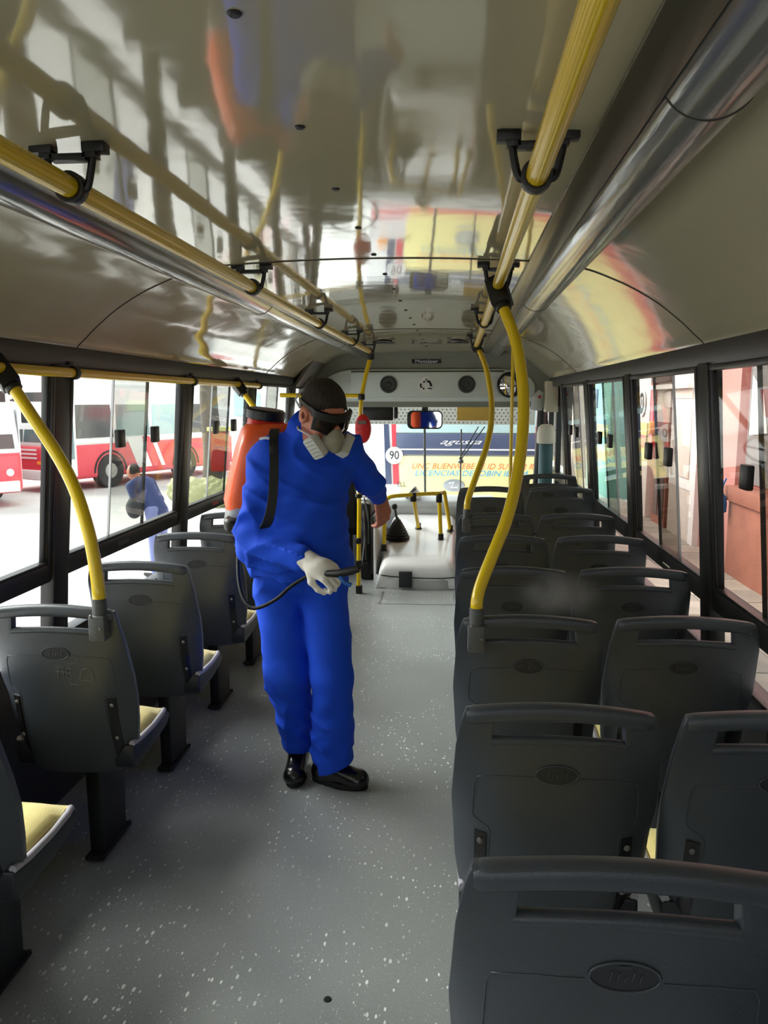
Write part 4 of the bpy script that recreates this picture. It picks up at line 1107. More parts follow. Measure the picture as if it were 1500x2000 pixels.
# --- goggles
def gpt(th, u, R): return Vector(hp(R*.86*math.sin(th), R*math.cos(th)-.006, u))
gg = MB(); gg.sheet([[gpt(th, u, .119) for th in np.linspace(-.88, .88, 21)] for u in np.linspace(-.036, .016, 5)], Vector(hf)*.003)
gogg = obj('goggles', gg, 'goggle_lens', man, angle=60)
fr = MB(); fr.sheet([[gpt(th, u, .124-.05*abs(u-.028)) for th in np.linspace(-.92, .92, 23)] for u in (.012, .018, .028, .038, .042)], Vector(hf)*-.026)
obj('brow_frame', fr, 'goggle_black', gogg, angle=50)
fr = MB()
fr.tube([gpt(th, -.036-.010*math.cos(3*th), .118) for th in np.linspace(-.9, .9, 23)], .0055, 8)
for s in (-1, 1): fr.tube([gpt(s*.9, u, .115) for u in (-.036, -.01, .016)], .008, 8)
obj('frame', fr, 'goggle_black', gogg, angle=80)
stp = MB(); pts = [Vector(hp(.089*math.sin(th)*1.0, .112*math.cos(th)-.012, .032)) for th in np.linspace(.9, 2*math.pi-.9, 31)]
up_ = Vector(hu)*.007
stp.sheet([[p-up_ for p in pts], [p+up_ for p in pts]], Vector(hf)*.0); obj('strap', stp, 'resp_dark', gogg)
# --- respirator
rs = Field(HC-.2, HC+.2, .0055)
rs.ell(hp(0, .108, -.066), (.042, .040, .042), HR, k=.01); rs.cap(hp(0, .12, -.06), hp(0, .135, -.085), .026, .022, k=.015)
rs.cap(hp(0, .118, -.03), hp(0, .122, -.045), .020, .028, k=.02)
for s in (-1, 1): rs.cap(hp(0, .10, -.08), hp(s*.052, .098, -.088), .024, .022, k=.012)
ro = soft('respirator', rs, 'respirator', man, None, 1)
for s in (-1, 1):
    ax = Vector(hr_*s*.78+hf*.42-hu*.30).normalized(); c = Vector(hp(s*.060, .096, -.092))
    a = Vector(hf*.55-hu*.62); N = (a-ax*a.dot(ax)).normalized(); B = ax.cross(N)
    mb = MB(); mb.prism(rrect(-.045, .045, -.030, .030, .012), lambda u, v: c+N*u+B*v-ax*.010, lambda u, v: c+N*u+B*v+ax*.028); ft = obj('filter', mb, 'filter_grey', ro, bevel=.004)
    for k in (-2, -1, 0, 1, 2):
        q = c+ax*.028+N*k*.016; g = MB(); g.tube([q-B*.024, q+B*.024], .0018, 5); obj('rib', g, 'tank_grey', ft)
mb = MB()
for s in (-1, 1): mb.tube([Vector(p) for p in (hp(s*.05, .09, -.075), hp(s*.074, .03, -.075), hp(s*.078, -.03, -.085), hp(s*.05, -.085, -.095))], .0042, 6)
obj('head_strap', mb, 'strap_white', ro, angle=80)
mb = MB(); mb.tube([Vector(hp(.055, -.085, -.02)), Vector(hp(.075, -.10, .01)), Vector(hp(.05, -.115, .04))], .004, 6); obj('harness_clip', mb, 'strap_white', ro)
# --- shoes
def shoe(h, t, lift, name):
    h = np.array(h, float); t = np.array(t, float); d = t-h; L = np.linalg.norm(d); d /= L; s = np.cross(d, [0, 0, 1])
    F = Field(np.minimum(h, t)-.10, np.maximum(h, t)+np.array([.10, .10, .17]), .0055)
    z = np.array([0, 0, 1.])
    F.cap(h+z*.045, t+z*.04-d*.045, .040, .044, k=.02); F.ell(t+z*.036-d*.05, (.05, .05, .038), k=.02); F.cap(h+z*.06, h+z*.13+d*.02, .042, .045, k=.03); F.cap(h+z*.10+d*.02, t+z*.05-d*.10, .042, .038, k=.03)
    F.put(lambda X, Y, Z: Z-(min(h[2], t[2])+.020), (-9, -9, -9), (9, 9, min(h[2], t[2])+.02), k=.003, op='sub')
    o = soft('shoe', F, 'shoe', man, None, 1)
    mb = MB(); out = []
    for a in np.linspace(0, 2*math.pi, 32, endpoint=False):
        c, q = math.cos(a), math.sin(a); f = (c+1)/2
        p = h+d*(-.048+(L+.048)*f)+s*q*(.043+.012*f)*(1-.15*(f < .5))
        out.append(p)
    zz = min(h[2], t[2])
    mb.prism([(p[0], p[1]) for p in out], lambda u, v: (u, v, zz), lambda u, v: (u, v, zz+.026)); obj('sole', mb, 'sole', o, bevel=.004)
    return o
shoe((-.702, 3.285, .0), (-.688, 3.085, .0), 0, 'r')
shoe((-.575, 3.165, .0), (-.365, 3.115, .0), 0, 'l')
mb = MB(); mb.tube([(-.79, 3.05, 1.522), (-.765, 3.035, 1.527), (-.74, 3.03, 1.525)], .006, 6); obj('shoulder_piping', mb, 'coverall_trim', man)

# ================================================================== BACKPACK SPRAYER (worn and held: a thing of its own)
sp = thing('backpack_sprayer', 'orange backpack sprayer tank with black lid, straps and hose', 'sprayer', (-.8, 3.35, 1.15))
def ringsec(c, hw, hd, ang, z, n=28, p=4.):
    ca, sa = math.cos(ang), math.sin(ang); out = []
    for k in range(n):
        t = 2*math.pi*k/n; cx_ = math.copysign(abs(math.cos(t))**(2/p), math.cos(t))*hw; sy_ = math.copysign(abs(math.sin(t))**(2/p), math.sin(t))*hd
        out.append((c[0]+cx_*ca-sy_*sa, c[1]+cx_*sa+sy_*ca, z))
    return out
def loft(secs):
    mb = MB(); n = len(secs[0]); vs = [p for s in secs for p in s]
    fs = [(j*n+k, j*n+(k+1) % n, (j+1)*n+(k+1) % n, (j+1)*n+k) for j in range(len(secs)-1) for k in range(n)]+[tuple(reversed(range(n))), tuple(range((len(secs)-1)*n, len(secs)*n))]
    return mb.add(vs, fs)
AN = math.radians(25)
T = [(1.20, .215, .095), (1.24, .225, .10), (1.35, .212, .10), (1.48, .188, .098), (1.555, .168, .092), (1.575, .15, .08)]
def tc_(z): f = (z-1.2)/.4; return (-.815+.045*f, 3.37-.02*f)
obj('tank', loft([ringsec(tc_(z), a, b, AN, z) for z, a, b in T]), 'tank_orange', sp, angle=60)
mb = loft([ringsec((-.835, 3.325), .088, .080, AN, 1.560, p=2), ringsec((-.835, 3.325), .080, .075, AN, 1.585, p=2), ringsec((-.835, 3.325), .078, .07, AN, 1.60, p=2)]); obj('neck', mb, 'tank_red', sp, angle=60)
mb = MB(); mb.lathe([(.078, -.004), (.084, .0), (.084, .034), (.076, .042), (.04, .044), (.001, .044)], (-.835, 3.322, 1.597), (.14, -.05, 1), 32); obj('lid', mb, 'black_plastic', sp)
obj('base', loft([ringsec((-.82, 3.37), .20, .10, AN, 1.125), ringsec((-.82, 3.37), .216, .104, AN, 1.15), ringsec((-.815, 3.37), .212, .10, AN, 1.212)]), 'tank_grey', sp, angle=60)
mb = MB(); mb.lathe([(.03, 0), (.042, .01), (.042, .05), (.03, .06)], (-.965, 3.235, 1.115), (.1, -.3, 1), 18); mb.tube([(-.96, 3.23, 1.13), (-.93, 3.2, 1.13)], .03, 10); obj('pump_outlet', mb, 'black_plastic', sp)
mb = MB(); mb.box(-.965, -.93, 3.235, 3.26, 1.165, 1.195); obj('valve', mb, 'tank_red', sp)
def band(pts, w, wd, name, m, th=.004):
    P_ = smooth_path(pts, 5); a = []; b = []
    for i, p in enumerate(P_):
        t = (P_[min(i+1, len(P_)-1)]-P_[max(i-1, 0)]).normalized(); s = Vector(wd); s = (s-t*s.dot(t)).normalized()*w/2
        a.append(p-s); b.append(p+s)
    mb = MB(); nrm = (P_[1]-P_[0]).cross(Vector(wd)).normalized()*th
    mb.sheet([a, b], nrm); return obj(name, mb, m, sp, angle=60)
band([(-.80, 3.27, 1.50), (-.765, 3.19, 1.548), (-.738, 3.09, 1.553), (-.722, 3.00, 1.515), (-.712, 2.955, 1.42), (-.716, 2.94, 1.30), (-.74, 2.945, 1.20), (-.80, 3.0, 1.12)], .036, (1, .25, 0), 'shoulder_strap', 'black_rubber', .006)
band([(-.62, 3.33, 1.50), (-.54, 3.24, 1.553), (-.50, 3.17, 1.56), (-.488, 3.10, 1.53)], .035, (1, .3, 0), 'shoulder_strap', 'black_rubber', .006)
mb = MB(); mb.tube(smooth_path([(-.93, 3.22, 1.12), (-.915, 3.12, 1.03), (-.885, 3.02, .93), (-.84, 2.95, .868), (-.785, 2.92, .855), (-.70, 2.895, .90), (-.64, 2.87, .955), (-.575, 2.85, 1.0), (-.52, 2.83, 1.022), (-.485, 2.82, 1.028)], 6), .0075, 10); obj('hose', mb, 'hose', sp, angle=80)
mb = MB(); mb.tube([(-.50, 2.825, 1.024), (-.44, 2.80, 1.03), (-.385, 2.79, 1.045), (-.355, 2.785, 1.055)], [.012, .015, .017, .013], 12); wn = obj('lance_handle', mb, 'black_plastic', sp)
mb = MB(); mb.tube([(-.43, 2.79, 1.022), (-.41, 2.785, 1.0), (-.385, 2.785, .99)], .009, 8); obj('trigger', mb, 'blue_plastic', wn)
mb = MB(); mb.tube([(-.36, 2.785, 1.055), (-.325, 2.79, 1.075)], .007, 8); obj('lance_tube', mb, 'hose', wn)

# ================================================================== SPRAY MIST
def mist():
    mb = MB(); P_ = []
    n, m = 16, 10
    for i in range(m+1):
        f = math.pi*i/m
        P_.append([(.42+.24*math.sin(f)*math.cos(2*math.pi*k/n), 2.93+.10*math.sin(f)*math.sin(2*math.pi*k/n), .93+.12*math.cos(f)) for k in range(n+1)])
    mb.sheet(P_); me = mesh_of(mb, name='spray_mist')
    m_ = bpy.data.materials.new('mist'); m_.use_nodes = True; nt = m_.node_tree; nt.nodes.remove(nt.nodes['Principled BSDF']); L = nt.links
    vol = nt.nodes.new('ShaderNodeVolumePrincipled'); vol.inputs['Color'].default_value = (.95, .96, 1, 1); vol.inputs['Anisotropy'].default_value = .2
    tc = nt.nodes.new('ShaderNodeTexCoord')
    def dist(c, s):
        mp = nt.nodes.new('ShaderNodeMapping'); mp.inputs['Location'].default_value = tuple(-a*b for a, b in zip(c, s)); mp.inputs['Scale'].default_value = s
        L.new(tc.outputs['Object'], mp.inputs['Vector']); ln = nt.nodes.new('ShaderNodeVectorMath'); ln.operation = 'LENGTH'; L.new(mp.outputs[0], ln.inputs[0])
        r = nt.nodes.new('ShaderNodeMapRange'); r.inputs['From Min'].default_value = .15; r.inputs['From Max'].default_value = 1.; r.inputs['To Min'].default_value = 1; r.inputs['To Max'].default_value = 0; r.interpolation_type = 'SMOOTHSTEP'
        L.new(ln.outputs['Value'], r.inputs['Value']); return r.outputs[0]
    a = dist((.40, 2.93, .935), (1/.20, 1/.10, 1/.11)); nz = nt.nodes.new('ShaderNodeTexNoise'); nz.inputs['Scale'].default_value = 14; L.new(tc.outputs['Object'], nz.inputs['Vector'])
    ml = nt.nodes.new('ShaderNodeMath'); ml.operation = 'MULTIPLY'; L.new(a, ml.inputs[0]); L.new(nz.outputs['Fac'], ml.inputs[1])
    m2 = nt.nodes.new('ShaderNodeMath'); m2.operation = 'MULTIPLY'; L.new(ml.outputs[0], m2.inputs[0]); m2.inputs[1].default_value = 7.0
    L.new(m2.outputs[0], vol.inputs['Density']); L.new(vol.outputs[0], nt.nodes['Material Output'].inputs['Volume'])
    MATS['mist'] = m_; me.materials.append(m_)
    o = bpy.data.objects.new('spray_mist', me); COL.objects.link(o)
    tag(o, 'faint white puff of spray mist over the fourth row seats', 'mist', kind='stuff')
mist()

# ================================================================== OUTSIDE
GZ = -.85
g = MB(); g.box(-70, 2.2, -40, 90, GZ-.2, GZ)
tag(obj('ground', g, 'asphalt'), 'pale sunlit street on the single-seat side', kind='structure')
g = MB(); g.box(2.2, 2.4, -40, 90, GZ-.2, GZ+.12); g.box(2.4, 70, -40, 90, GZ-.2, GZ+.10)
pv = obj('pavement', g, 'kerb'); tag(pv, 'stone pavement in front of the pink shop', kind='structure')
slab = {}
for j in range(3):
    for i in range(22):
        y0 = 5.6+i*.62+(j % 2)*.31; x0 = 2.42+j*.54
        k = (i*7+j*3) % 2
        if k not in slab:
            mb = MB(); mb.box(0, .525, 0, .605, 0, .02); slab[k] = mesh_of(mb, .004, 1, name='paving_slab')
            slab[k].materials.append(MATS['pave_stone' if k else 'pave_stone_b'])
        o = bpy.data.objects.new('paving_slab', slab[k]); COL.objects.link(o); o.parent = pv; o.location = (x0, y0, GZ+.10+.003*((i+j) % 3))

def city_bus(label, loc, ang, L=9., W=2.5, H=3.0, low='bus_red', up='bus_white', nwin=6, group=None, stripe=True, front_glass='bus_glass_dark', door=True):
    """a street bus, front towards local -y, with separate panes, wheels and lamps"""
    t = thing('city_bus', label, 'bus', (0, 0, 0), group)
    hw = W/2
    def body(z0, z1, ins=0., fr=0., m='bus_red', nm='lower_body', bev=.12):
        mb = MB(); mb.hexa([(-hw, 0, z0), (hw, 0, z0), (hw, L, z0), (-hw, L, z0)], [(-hw+ins, fr, z1), (hw-ins, fr, z1), (hw-ins, L-fr*.5, z1), (-hw+ins, L-fr*.5, z1)]); return obj(nm, mb, m, t, bevel=bev, seg=3)
    body(.32, 1.32, m=low, nm='lower_body'); body(1.22, H-.12, .07, .18, up, 'upper_body'); 
    mb = MB(); mb.box(-hw+.12, hw-.12, .35, L-.25, H-.2, H); obj('roof', mb, up, t, bevel=.1, seg=3)
    mb = MB(); mb.box(-hw+.1, hw-.1, -.06, .1, .36, .62); obj('bumper', mb, up, t, bevel=.03)
    # windscreen in two panes
    for s in (-1, 1):
        x0, x1 = sorted((s*.03, s*(hw-.16)))
        mb = MB(); mb.hexa([(x0, .00, 1.38), (x1, .00, 1.38), (x1, .03, 1.38), (x0, .03, 1.38)], [(x0+.02, .155, 2.35), (x1-.04*s, .155, 2.35), (x1-.04*s, .185, 2.35), (x0+.02, .185, 2.35)]); obj('windscreen_pane', mb, front_glass, t)
        mb = MB(); mb.lathe([(.09, 0), (.085, .02), (.001, .03)], (s*(hw-.3), -.0, .82), (0, -1, 0), 16); obj('headlight', mb, 'white', t)
        mb = MB(); mb.box(s*(hw-.62)-.06, s*(hw-.62)+.06, -.02, 0.01, .78, .86); obj('indicator', mb, 'lamp_orange', t)
    mb = MB(); mb.box(-hw+.25, hw-.25, .135, .2, 2.42, 2.72); obj('destination_board', mb, 'black_print', t)
    # grille bars
    for k in range(3):
        mb = MB(); mb.box(-.55, .55, -.015, .01, .92+k*.11, .97+k*.11); obj('grille_bar', mb, up, t)
    step = (L-1.7)/nwin
    for s in (-1, 1):
        for i in range(nwin):
            y0 = .75+i*step; y1 = y0+step-.12
            x = s*(hw-.02); dx = .03*s
            z0, z1 = 1.46, 2.38
            mb = MB(); mb.hexa([(s*(hw-.05), y0, z0), (s*(hw+.008), y0, z0), (s*(hw+.008), y1, z0), (s*(hw-.05), y1, z0)], [(s*(hw-.1), y0+.05, z1), (s*(hw-.034), y0+.05, z1), (s*(hw-.034), y1-.05, z1), (s*(hw-.1), y1-.05, z1)])
            obj('side_window', mb, ('bus_glass_dark' if (i+(s > 0)) % 3 == 1 else 'bus_glass' if i % 2 else 'bus_glass_pale'), t)
        for y in (1.9, L-2.4):
            mb = MB(); mb.lathe([(.001, 0), (.2, .005), (.24, .02), (.46, .03), (.49, .0), (.49, -.25), (.001, -.25)], (s*(hw-.0), y, .49), (s, 0, 0), 24); wl = obj('wheel', mb, 'tyre', t)
            mb = MB(); mb.lathe([(.22, .02), (.2, .045), (.09, .05), (.07, .07), (.001, .07)], (s*(hw), y, .49), (s, 0, 0), 20); obj('hub', mb, 'hub', wl)
            mb = MB(); mb.tube([(s*(hw+.005), y+.58*math.cos(a), .46+.6*math.sin(a)) for a in np.linspace(0, math.pi, 14)], .03, 6); obj('wheel_arch', mb, 'tyre', wl)
        if stripe:
            for q, (yy, wd, m) in enumerate(((L*.40, .55, up), (L*.40+.62, .28, low), (L*.40+.95, .16, up))):
                mb = MB(); x = s*hw
                mb.hexa([(x, yy, .5), (x+s*.012, yy, .5), (x+s*.012, yy+wd, .5), (x, yy+wd, .5)], [(x-s*.0, yy-.42, 1.42), (x+s*.012, yy-.42, 1.42), (x+s*.012, yy-.42+wd, 1.42), (x, yy-.42+wd, 1.42)]); obj('stripe', mb, m, t)
        if door and s == 1:
            mb = MB(); mb.box(s*hw-.01, s*hw+.015, .12, .72, .42, 2.3); dr = obj('door', mb, 'bus_white', t)
            mb = MB(); mb.box(s*hw+.012, s*hw+.02, .2, .4, .9, 2.2); obj('door_glass', mb, 'bus_glass', dr); mb = MB(); mb.box(s*hw+.012, s*hw+.02, .45, .65, .9, 2.2); obj('door_glass', mb, 'bus_glass', dr)
    for s in (-1, 1):
        mb = MB(); mb.tube([(s*(hw-.15), .2, 2.5), (s*(hw+.02), -.18, 2.55), (s*(hw+.05), -.2, 2.3)], .02, 8); mr = obj('mirror_arm', mb, 'black_print', t)
        mb = MB(); mb.box(s*(hw+.05)-.09, s*(hw+.05)+.09, -.23, -.18, 1.98, 2.32); obj('mirror', mb, 'black_print', mr, bevel=.02)
    t.location = loc; t.rotation_euler.z = ang
    return t
B1 = city_bus('red and white parked bus, long side with diagonal stripes', (-11.85, 20.09, GZ), math.radians(-23), L=7.4, nwin=4, group='red buses across the street')
B2 = city_bus('red parked bus showing its front at the left frame edge', (-11.1, 16.45, GZ), math.radians(50), L=8, nwin=5, group='red buses across the street', stripe=False)

# ---- the bus ahead, seen from behind through the windscreen
FB = thing('bus_ahead', 'yellow and white rear end of the bus standing ahead', 'bus', (0, 11.0, GZ))
def fb(nm, x0, x1, z0, z1, m, y0=10.94, y1=11.0, par=None, bev=0.): 
    mb = MB(); mb.box(x0, x1, y0, y1, z0, z1); return obj(nm, mb, m, par or FB, bevel=bev)
fb('body', -1.30, 1.20, -.5, 2.15, 'bus_white', 10.99, 20.0, bev=.08)
fb('lower_panel', -.80, 1.18, -.45, .88, 'bus_yellow', 10.955, 10.992, bev=.01)
fb('lower_skirt', -1.25, 1.18, -.45, .16, 'bus_red', 10.945, 10.992, bev=.01)
fb('window_band', -.86, 1.10, .90, 1.20, 'bus_navy', 10.952, 10.992, bev=.01)
fb('band_line', -.86, 1.10, .965, .985, 'bus_white', 10.945, 10.953)
fb('rear_window', -.86, 1.10, 1.21, 1.75, 'bus_glass_pale', 10.955, 10.992, bev=.01)
for nm, xa, xb, m in (('stripe', -1.04, -.97, 'bus_navy'), ('stripe', -.93, -.86, 'bus_red')):
    mb = MB(); mb.hexa([(xa+.03, 10.97, .47), (xb+.045, 10.97, .47), (xb+.045, 10.995, .47), (xa+.03, 10.995, .47)], [(xa, 10.97, 1.36), (xb, 10.97, 1.36), (xb, 10.995, 1.36), (xa, 10.995, 1.36)]); obj(nm, mb, m, FB)
mb = MB(); mb.hexa([(1.10, 10.97, .3), (1.17, 10.97, .3), (1.17, 10.99, .3), (1.10, 10.99, .3)], [(1.10, 10.97, 1.3), (1.17, 10.97, 1.3), (1.17, 10.99, 1.3), (1.10, 10.99, 1.3)]); obj('stripe', mb, 'bus_red', FB)
mb = MB(); mb.lathe([(.125, 0), (.12, .006)], (-.885, 10.95, .885), (0, -1, 0), 28); sg = obj('speed_disc', mb, 'white', FB)
text('speed_number', '90', .17, 'black_print', sg, (-.885, 10.941, .885), (math.pi/2, 0, 0), .001, sx=.85)
text('script_lettering', 'agusta', .11, 'white', FB, (.04, 10.945, 1.085), (math.pi/2, 0, 0), .001, shear=.6, sx=2.1)
text('orange_lettering', 'UNC BUENWEBE SE ID SU SG 2 R', .115, 'text_orange', FB, (.22, 10.95, .735), (math.pi/2, 0, 0), .001, shear=.3, sx=1.02)
text('blue_lettering', 'LICENCIAS DE JOBIN IB 2.M', .115, 'text_blue', FB, (.20, 10.95, .635), (math.pi/2, 0, 0), .001, shear=.3, sx=1.14)
mb = MB(); mb.lathe([(.15, 0), (.155, .01), (.13, .016), (.001, .012)], (-.03, 10.95, .465), (0, -1, 0), 32, sx=.6, sy=1.); bd_ = obj('badge', mb, 'silver', FB)
mb = MB(); mb.tube([(-.10, 10.932, .495), (-.03, 10.932, .51), (-.07, 10.932, .435), (.02, 10.932, .44)], .012, 6); obj('badge_mark', mb, 'white', bd_)
for x, m in ((-1.08, 'lamp_orange'), (1.0, 'lamp_orange')):
    mb = MB(); mb.lathe([(.075, 0), (.07, .02), (.001, .03)], (x, 10.99, .50), (0, -1, 0), 18); obj('tail_light', mb, m, FB)
for x in (-.95, .85):
    mb = MB(); mb.lathe([(.001, 0), (.46, .01), (.48, .05), (.48, .25), (.001, .25)], (x, 11.9, GZ+.48), (1, 0, 0), 22); obj('wheel', mb, 'tyre', FB)
fb('bumper', -1.28, 1.18, -.5, -.25, 'bus_white', 10.88, 11.02, bev=.03)
text('plate_lettering', 'ELL', .10, 'bracket_grey', FB, (-.78, 10.95, .47), (math.pi/2, 0, 0), .001, sx=.9)

# ---- shop fronts along the pavement on the double-seat side (facade plane x = 4)
FX = 4.0; FG = GZ+.1
shop = thing('shop_facade', 'pink rendered shop front with brown doors along the pavement', 'building', (FX, 12, FG))
def fa(nm, y0, y1, z0, z1, m, d=.06, par=None, bev=0., back=.0):
    mb = MB(); mb.box(FX-d, FX+.3-back, y0, y1, FG+z0, FG+z1); return obj(nm, mb, m, par or shop, bevel=bev)
fa('wall', 8.0, 17.6, 0, 7.5, 'facade_pink', 0.); fa('sky_block_wall', -14.0, 7.99, 0, 7.5, 'sky_block_grey', 0.)  # raised high, grey length added out of view, to block the sky
fa('pilaster', 11.1, 12.1, 0, 4.3, 'facade_pink', .12)
fa('plinth', 8.6, 11.0, .0, 1.05, 'facade_brown', .22, bev=.01); fa('plinth_cap', 8.55, 11.05, 1.05, 1.25, 'facade_brown', .27, bev=.01)
pn_ = fa('shop_window', 8.7, 10.95, 1.3, 3.9, 'facade_glass', .05); 
mb = MB(); mb.prism([(10.25, 2.0), (10.85, 1.95), (10.85, 2.75), (10.45, 2.5)], lambda u, v: (FX-.055, u, FG+v), lambda u, v: (FX-.062, u, FG+v)); obj('torn_poster', mb, 'paper', pn_)
fa('door_post', 12.95, 13.2, 0, 4.2, 'facade_white', .10)
dr_ = fa('white_door', 13.2, 14.6, .9, 3.0, 'facade_white', .08); fa('door_panel', 13.35, 14.45, 1.1, 2.3, 'facade_cream', .1, dr_); fa('door_panel', 13.35, 14.45, 2.45, 2.9, 'facade_cream', .1, dr_)
fa('door_base', 13.2, 14.6, 0, .9, 'facade_cream', .07)
bd2 = fa('brown_door', 14.75, 15.7, 0, 2.0, 'facade_brown', .09)
for k in range(2):
    for j in range(2): fa('door_panel', 14.85+k*.42, 15.18+k*.42, .2+j*.9, .95+j*.9, 'facade_dark', .105, bd2)
fa('sign_board', 14.6, 15.9, 2.75, 3.3, 'facade_dark', .16, bev=.01)
fa('cream_bay', 14.75, 15.7, 2.0, 2.75, 'facade_cream', .08)
fa('red_post', 15.75, 15.95, 1.5, 2.75, 'bus_red', .14)
fa('corner_pier', 16.1, 17.4, 0, 2.9, 'facade_cream', .12)
ys_ = fa('yellow_notice', 16.15, 17.2, 1.2, 1.95, 'yellow_pale', .15); fa('pink_notice', 16.15, 17.2, 1.45, 1.7, 'facade_pink', .16, ys_)
fa('shelf', 13.3, 15.9, 2.62, 2.7, 'facade_white', .2)
mb = MB(); mb.lathe([(.27, 0), (.27, .02)], (FX-.14, 16.65, FG+2.35), (-1, 0, 0), 28); ns = obj('number_disc', mb, 'white', shop)
mb = MB(); mb.lathe([(.22, 0), (.22, .005)], (FX-.16, 16.65, FG+2.35), (-1, 0, 0), 28); nd = obj('number_ground', mb, 'black_print', ns)
text('number', '10', .34, 'white', ns, (FX-.17, 16.65, FG+2.35), (math.pi/2, 0, -math.pi/2), .002, sx=1.)
mb = MB(); mb.box(FX-.22, FX-.06, 15.62, 15.75, FG+1.75, FG+2.0); 
lamp = obj('wall_lamp', mb, 'lamp_orange', shop, bevel=.03)
# teal kiosk beyond
ks = thing('teal_kiosk', 'teal kiosk with pale yellow bands farther along the pavement', 'kiosk', (4.3, 21, FG))
def kb_(nm, y0, y1, z0, z1, m, d=0.): mb = MB(); mb.box(3.7-d, 5.2, y0, y1, FG+z0, FG+z1); return obj(nm, mb, m, ks, bevel=.01)
kb_('body', 19.2, 22.4, 0, 3.1, 'teal'); kb_('roof', 19.0, 22.6, 3.1, 3.3, 'facade_white', .1)
kb_('band', 19.3, 22.3, .9, 1.15, 'yellow_pale', .03); kb_('band', 19.3, 22.3, 1.5, 1.8, 'yellow_pale', .03); kb_('panel', 20.9, 21.9, 2.2, 2.7, 'bus_navy', .03)
wb = thing('white_building', 'pale building at the far end of the pavement', 'building', (6, 30, FG))
mb = MB(); mb.box(3.6, 9, 24.5, 38, FG, FG+5.5); obj('wall', mb, 'facade_cream', wb)
for k in range(4):
    mb = MB(); mb.box(3.56, 3.62, 25.2+k*3, 26.8+k*3, FG+.2, FG+2.4); obj('doorway', mb, 'facade_dark', wb)
    mb = MB(); mb.box(3.5, 3.62, 25.0+k*3, 27.0+k*3, FG+2.6, FG+3.1); obj('fascia', mb, ['bus_red', 'yellow_pale', 'teal', 'bus_navy'][k], wb)
# blue-clad passer-by by the pink pilaster
def walker(label, x, y, z0, H, top, legs, lean=0., face=0., skin='skin', arm=1, bag=None):
    t = thing('person', label, 'person', (x, y, z0))
    s = H/1.75; ca, sa = math.cos(face), math.sin(face)
    def W_(a, b, c): # a right, b forward, c up; forward bend above the hip
        if c > .95: h = c-.95; b2 = b+math.sin(lean)*h; c2 = .95+math.cos(lean)*h
        else: b2, c2 = b, c
        return (x+(a*ca-b2*sa)*s, y+(a*sa+b2*ca)*s, z0+c2*s)
    F = Field((x-.8, y-.8, z0-.02), (x+.8, y+.8, z0+1.95*s), .017)
    F.ell(W_(0, .02, 1.62), (.085*s, .095*s, .115*s), k=.02); F.cap(W_(0, 0, 1.42), W_(0, .01, 1.55), .055*s, k=.02)
    F.cap(W_(0, 0, 1.38), W_(0, 0, .98), .12*s, .12*s, k=.04)
    for q in (-1, 1): F.cap(W_(q*.09, 0, .92), W_(q*.09, .03*q, .1), .07*s, .045*s, k=.03)
    o1 = soft('body', F, skin, t, None, 1)
    F = Field((x-.8, y-.8, z0+.7*s), (x+.8, y+.8, z0+1.75*s), .016)
    F.cap(W_(0, 0, 1.36), W_(0, 0, .95), .165*s, .155*s, k=.05); F.cap(W_(-.17, 0, 1.42), W_(.17, 0, 1.42), .075*s, k=.04)
    for q in (-1, 1):
        F.cap(W_(q*.21, 0, 1.40), W_(q*.25, .05, 1.12), .065*s, .055*s, k=.03); F.cap(W_(q*.25, .05, 1.12), W_(q*.20, .22*arm, .97), .055*s, .04*s, k=.02)
    soft('jacket', F, top, t, lambda X, Y, Z: .006*np.sin(40*X+30*Z), 1)
    F = Field((x-.5, y-.5, z0+.04), (x+.5, y+.5, z0+1.06*s), .016)
    F.cap(W_(-.06, 0, .95), W_(.06, 0, .95), .125*s, k=.03)
    for q in (-1, 1): F.cap(W_(q*.09, 0, .92), W_(q*.09, .03*q, .10), .098*s, .072*s, k=.03)
    soft('trousers', F, legs, t, None, 1)
    F = Field((x-.4, y-.7, z0+1.3*s), (x+.4, y+.7, z0+1.9*s), .014); F.ell(W_(0, -.005, 1.655), (.092*s, .105*s, .10*s), k=.02); F.ell(W_(0, .13, 1.58), (.1*s, .1*s, .1*s), k=.02, op='sub'); soft('hair', F, 'hair', t, None, 1)
    for q in (-1, 1):
        F = Field((x-.5, y-.5, z0-.02), (x+.5, y+.5, z0+.2), .014); F.cap(W_(q*.09, -.06, .05), W_(q*.09, .16, .045), .05*s, .045*s, k=.02); soft('shoe', F, 'shoe', t, None, 1)
    if bag:
        F = Field((x-.8, y-.9, z0+.6), (x+.8, y+.9, z0+1.5), .016); F.ell(W_(-.28, .10, 1.04), (.12, .09, .13), k=.02); F.cap(W_(-.25, .05, 1.2), W_(-.30, .14, .95), .05, .07, k=.05); soft('shoulder_bag', F, bag, t, None, 1)
    return t
walker('passer-by in a navy jacket and faded jeans bending forward in the street', -4.25, 10.5, GZ, 1.75, 'navy_cloth', 'jeans', lean=.62, face=math.radians(70), bag='dark_cloth')
bag = thing('blue_stand_in', 'small blue shape standing in for a half-hidden passer-by at the pilaster', 'stand-in', (3.66, 10.95, .27))  # blue shape put in place of a person half hidden there
mb = MB(); mb.lathe([(.03, -.16), (.075, -.13), (.08, -.02), (.06, .08), (.03, .12), (.02, .16)], (3.66, 10.95, .27), n=14); obj('blue_shape', mb, 'blue_cloth', bag)
mb = MB(); mb.tube([(3.66, 10.93, .40), (3.68, 10.95, .52), (3.72, 10.97, .60)], .012, 6); obj('blue_streak', mb, 'blue_cloth', bag)

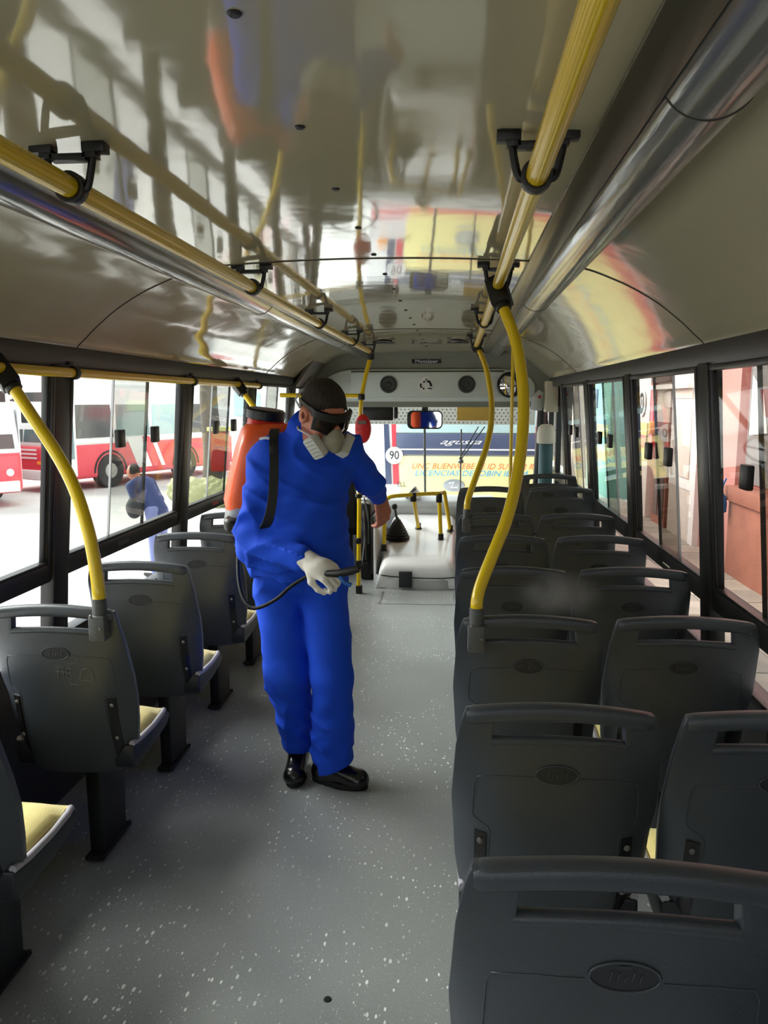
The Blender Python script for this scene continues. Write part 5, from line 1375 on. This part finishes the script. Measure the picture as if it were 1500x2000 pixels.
# ---- tree and street furniture left of the man
tr_ = thing('street_tree', 'grey street tree trunk with thin pale foliage beyond the windows', 'tree', (-6.35, 19.5, GZ))
mb = MB(); mb.tube(smooth_path([(-6.35, 19.5, GZ), (-6.3, 19.5, GZ+1.2), (-6.4, 19.55, GZ+2.6), (-6.25, 19.5, GZ+4.4)], 5), [.30-.007*k for k in range(16)], 12); obj('trunk', mb, 'bark', tr_)
lf = MB()
for k in range(1500):
    a = random.random()*6.28; h = random.random(); r = 1.7*math.sqrt(random.random())*math.sin(math.pi*min(.95, h+.08))
    p = Vector((-6.3+r*math.cos(a), 19.5+r*math.sin(a), GZ+3.2+h*2.8)); d = Vector((random.uniform(-1, 1), random.uniform(-1, 1), random.uniform(-1, 1))).normalized()*.16; e = d.cross(Vector((random.random(), random.random(), 1))).normalized()*.07
    lf.add([p-d, p+e, p+d, p-e], [(0, 1, 2, 3)])
tag(obj('leaves', lf, 'leaf', tr_, fix=False), kind='stuff')
hg = thing('hedge', 'low yellow-green hedge at the foot of the street tree', 'hedge', (-6.2, 17.6, GZ))
F = Field((-7.2, 16.8, GZ-.1), (-4.4, 18.8, GZ+1.2), .05)
for k in range(9): F.ell((-6.6+k*.19, 17.8+.12*math.sin(k*2.1), GZ+.30+.06*math.cos(k*3)), (.30, .36, .34), k=.1)
soft('foliage', F, 'leaf_b', hg, lambda X, Y, Z: .05*np.sin(23*X+9*Z)*np.sin(19*Z+13*Y), 0)
kx = thing('red_post_box', 'small red street box beside the tree trunk', 'street box', (-5.9, 18.8, GZ))
mb = MB(); mb.box(-6.1, -5.7, 18.6, 19.0, GZ+.75, GZ+1.75); obj('box', mb, 'red_dark', kx, bevel=.03)
mb = MB(); mb.tube([(-5.9, 18.8, GZ), (-5.9, 18.8, GZ+.8)], .06, 10); obj('post', mb, 'bracket_grey', kx)
mb = MB(); mb.box(-6.15, -5.65, 18.55, 19.05, GZ+1.75, GZ+1.85); obj('cap', mb, 'yellow_pale', kx, bevel=.02)
fbld = thing('apartment_building', 'pale far building behind the red buses', 'building', (-30, 50, GZ))
mb = MB(); mb.box(-46, -12, 52, 60, GZ, GZ+4.2); obj('wall', mb, 'facade_white', fbld)
for k in range(9):
    mb = MB(); mb.box(-44+k*3.6, -42.2+k*3.6, 51.9, 52.05, GZ+1.4, GZ+3.0); obj('window', mb, 'bus_glass_pale', fbld)

for o in bpy.data.objects:
    if '_at' in o: del o['_at']
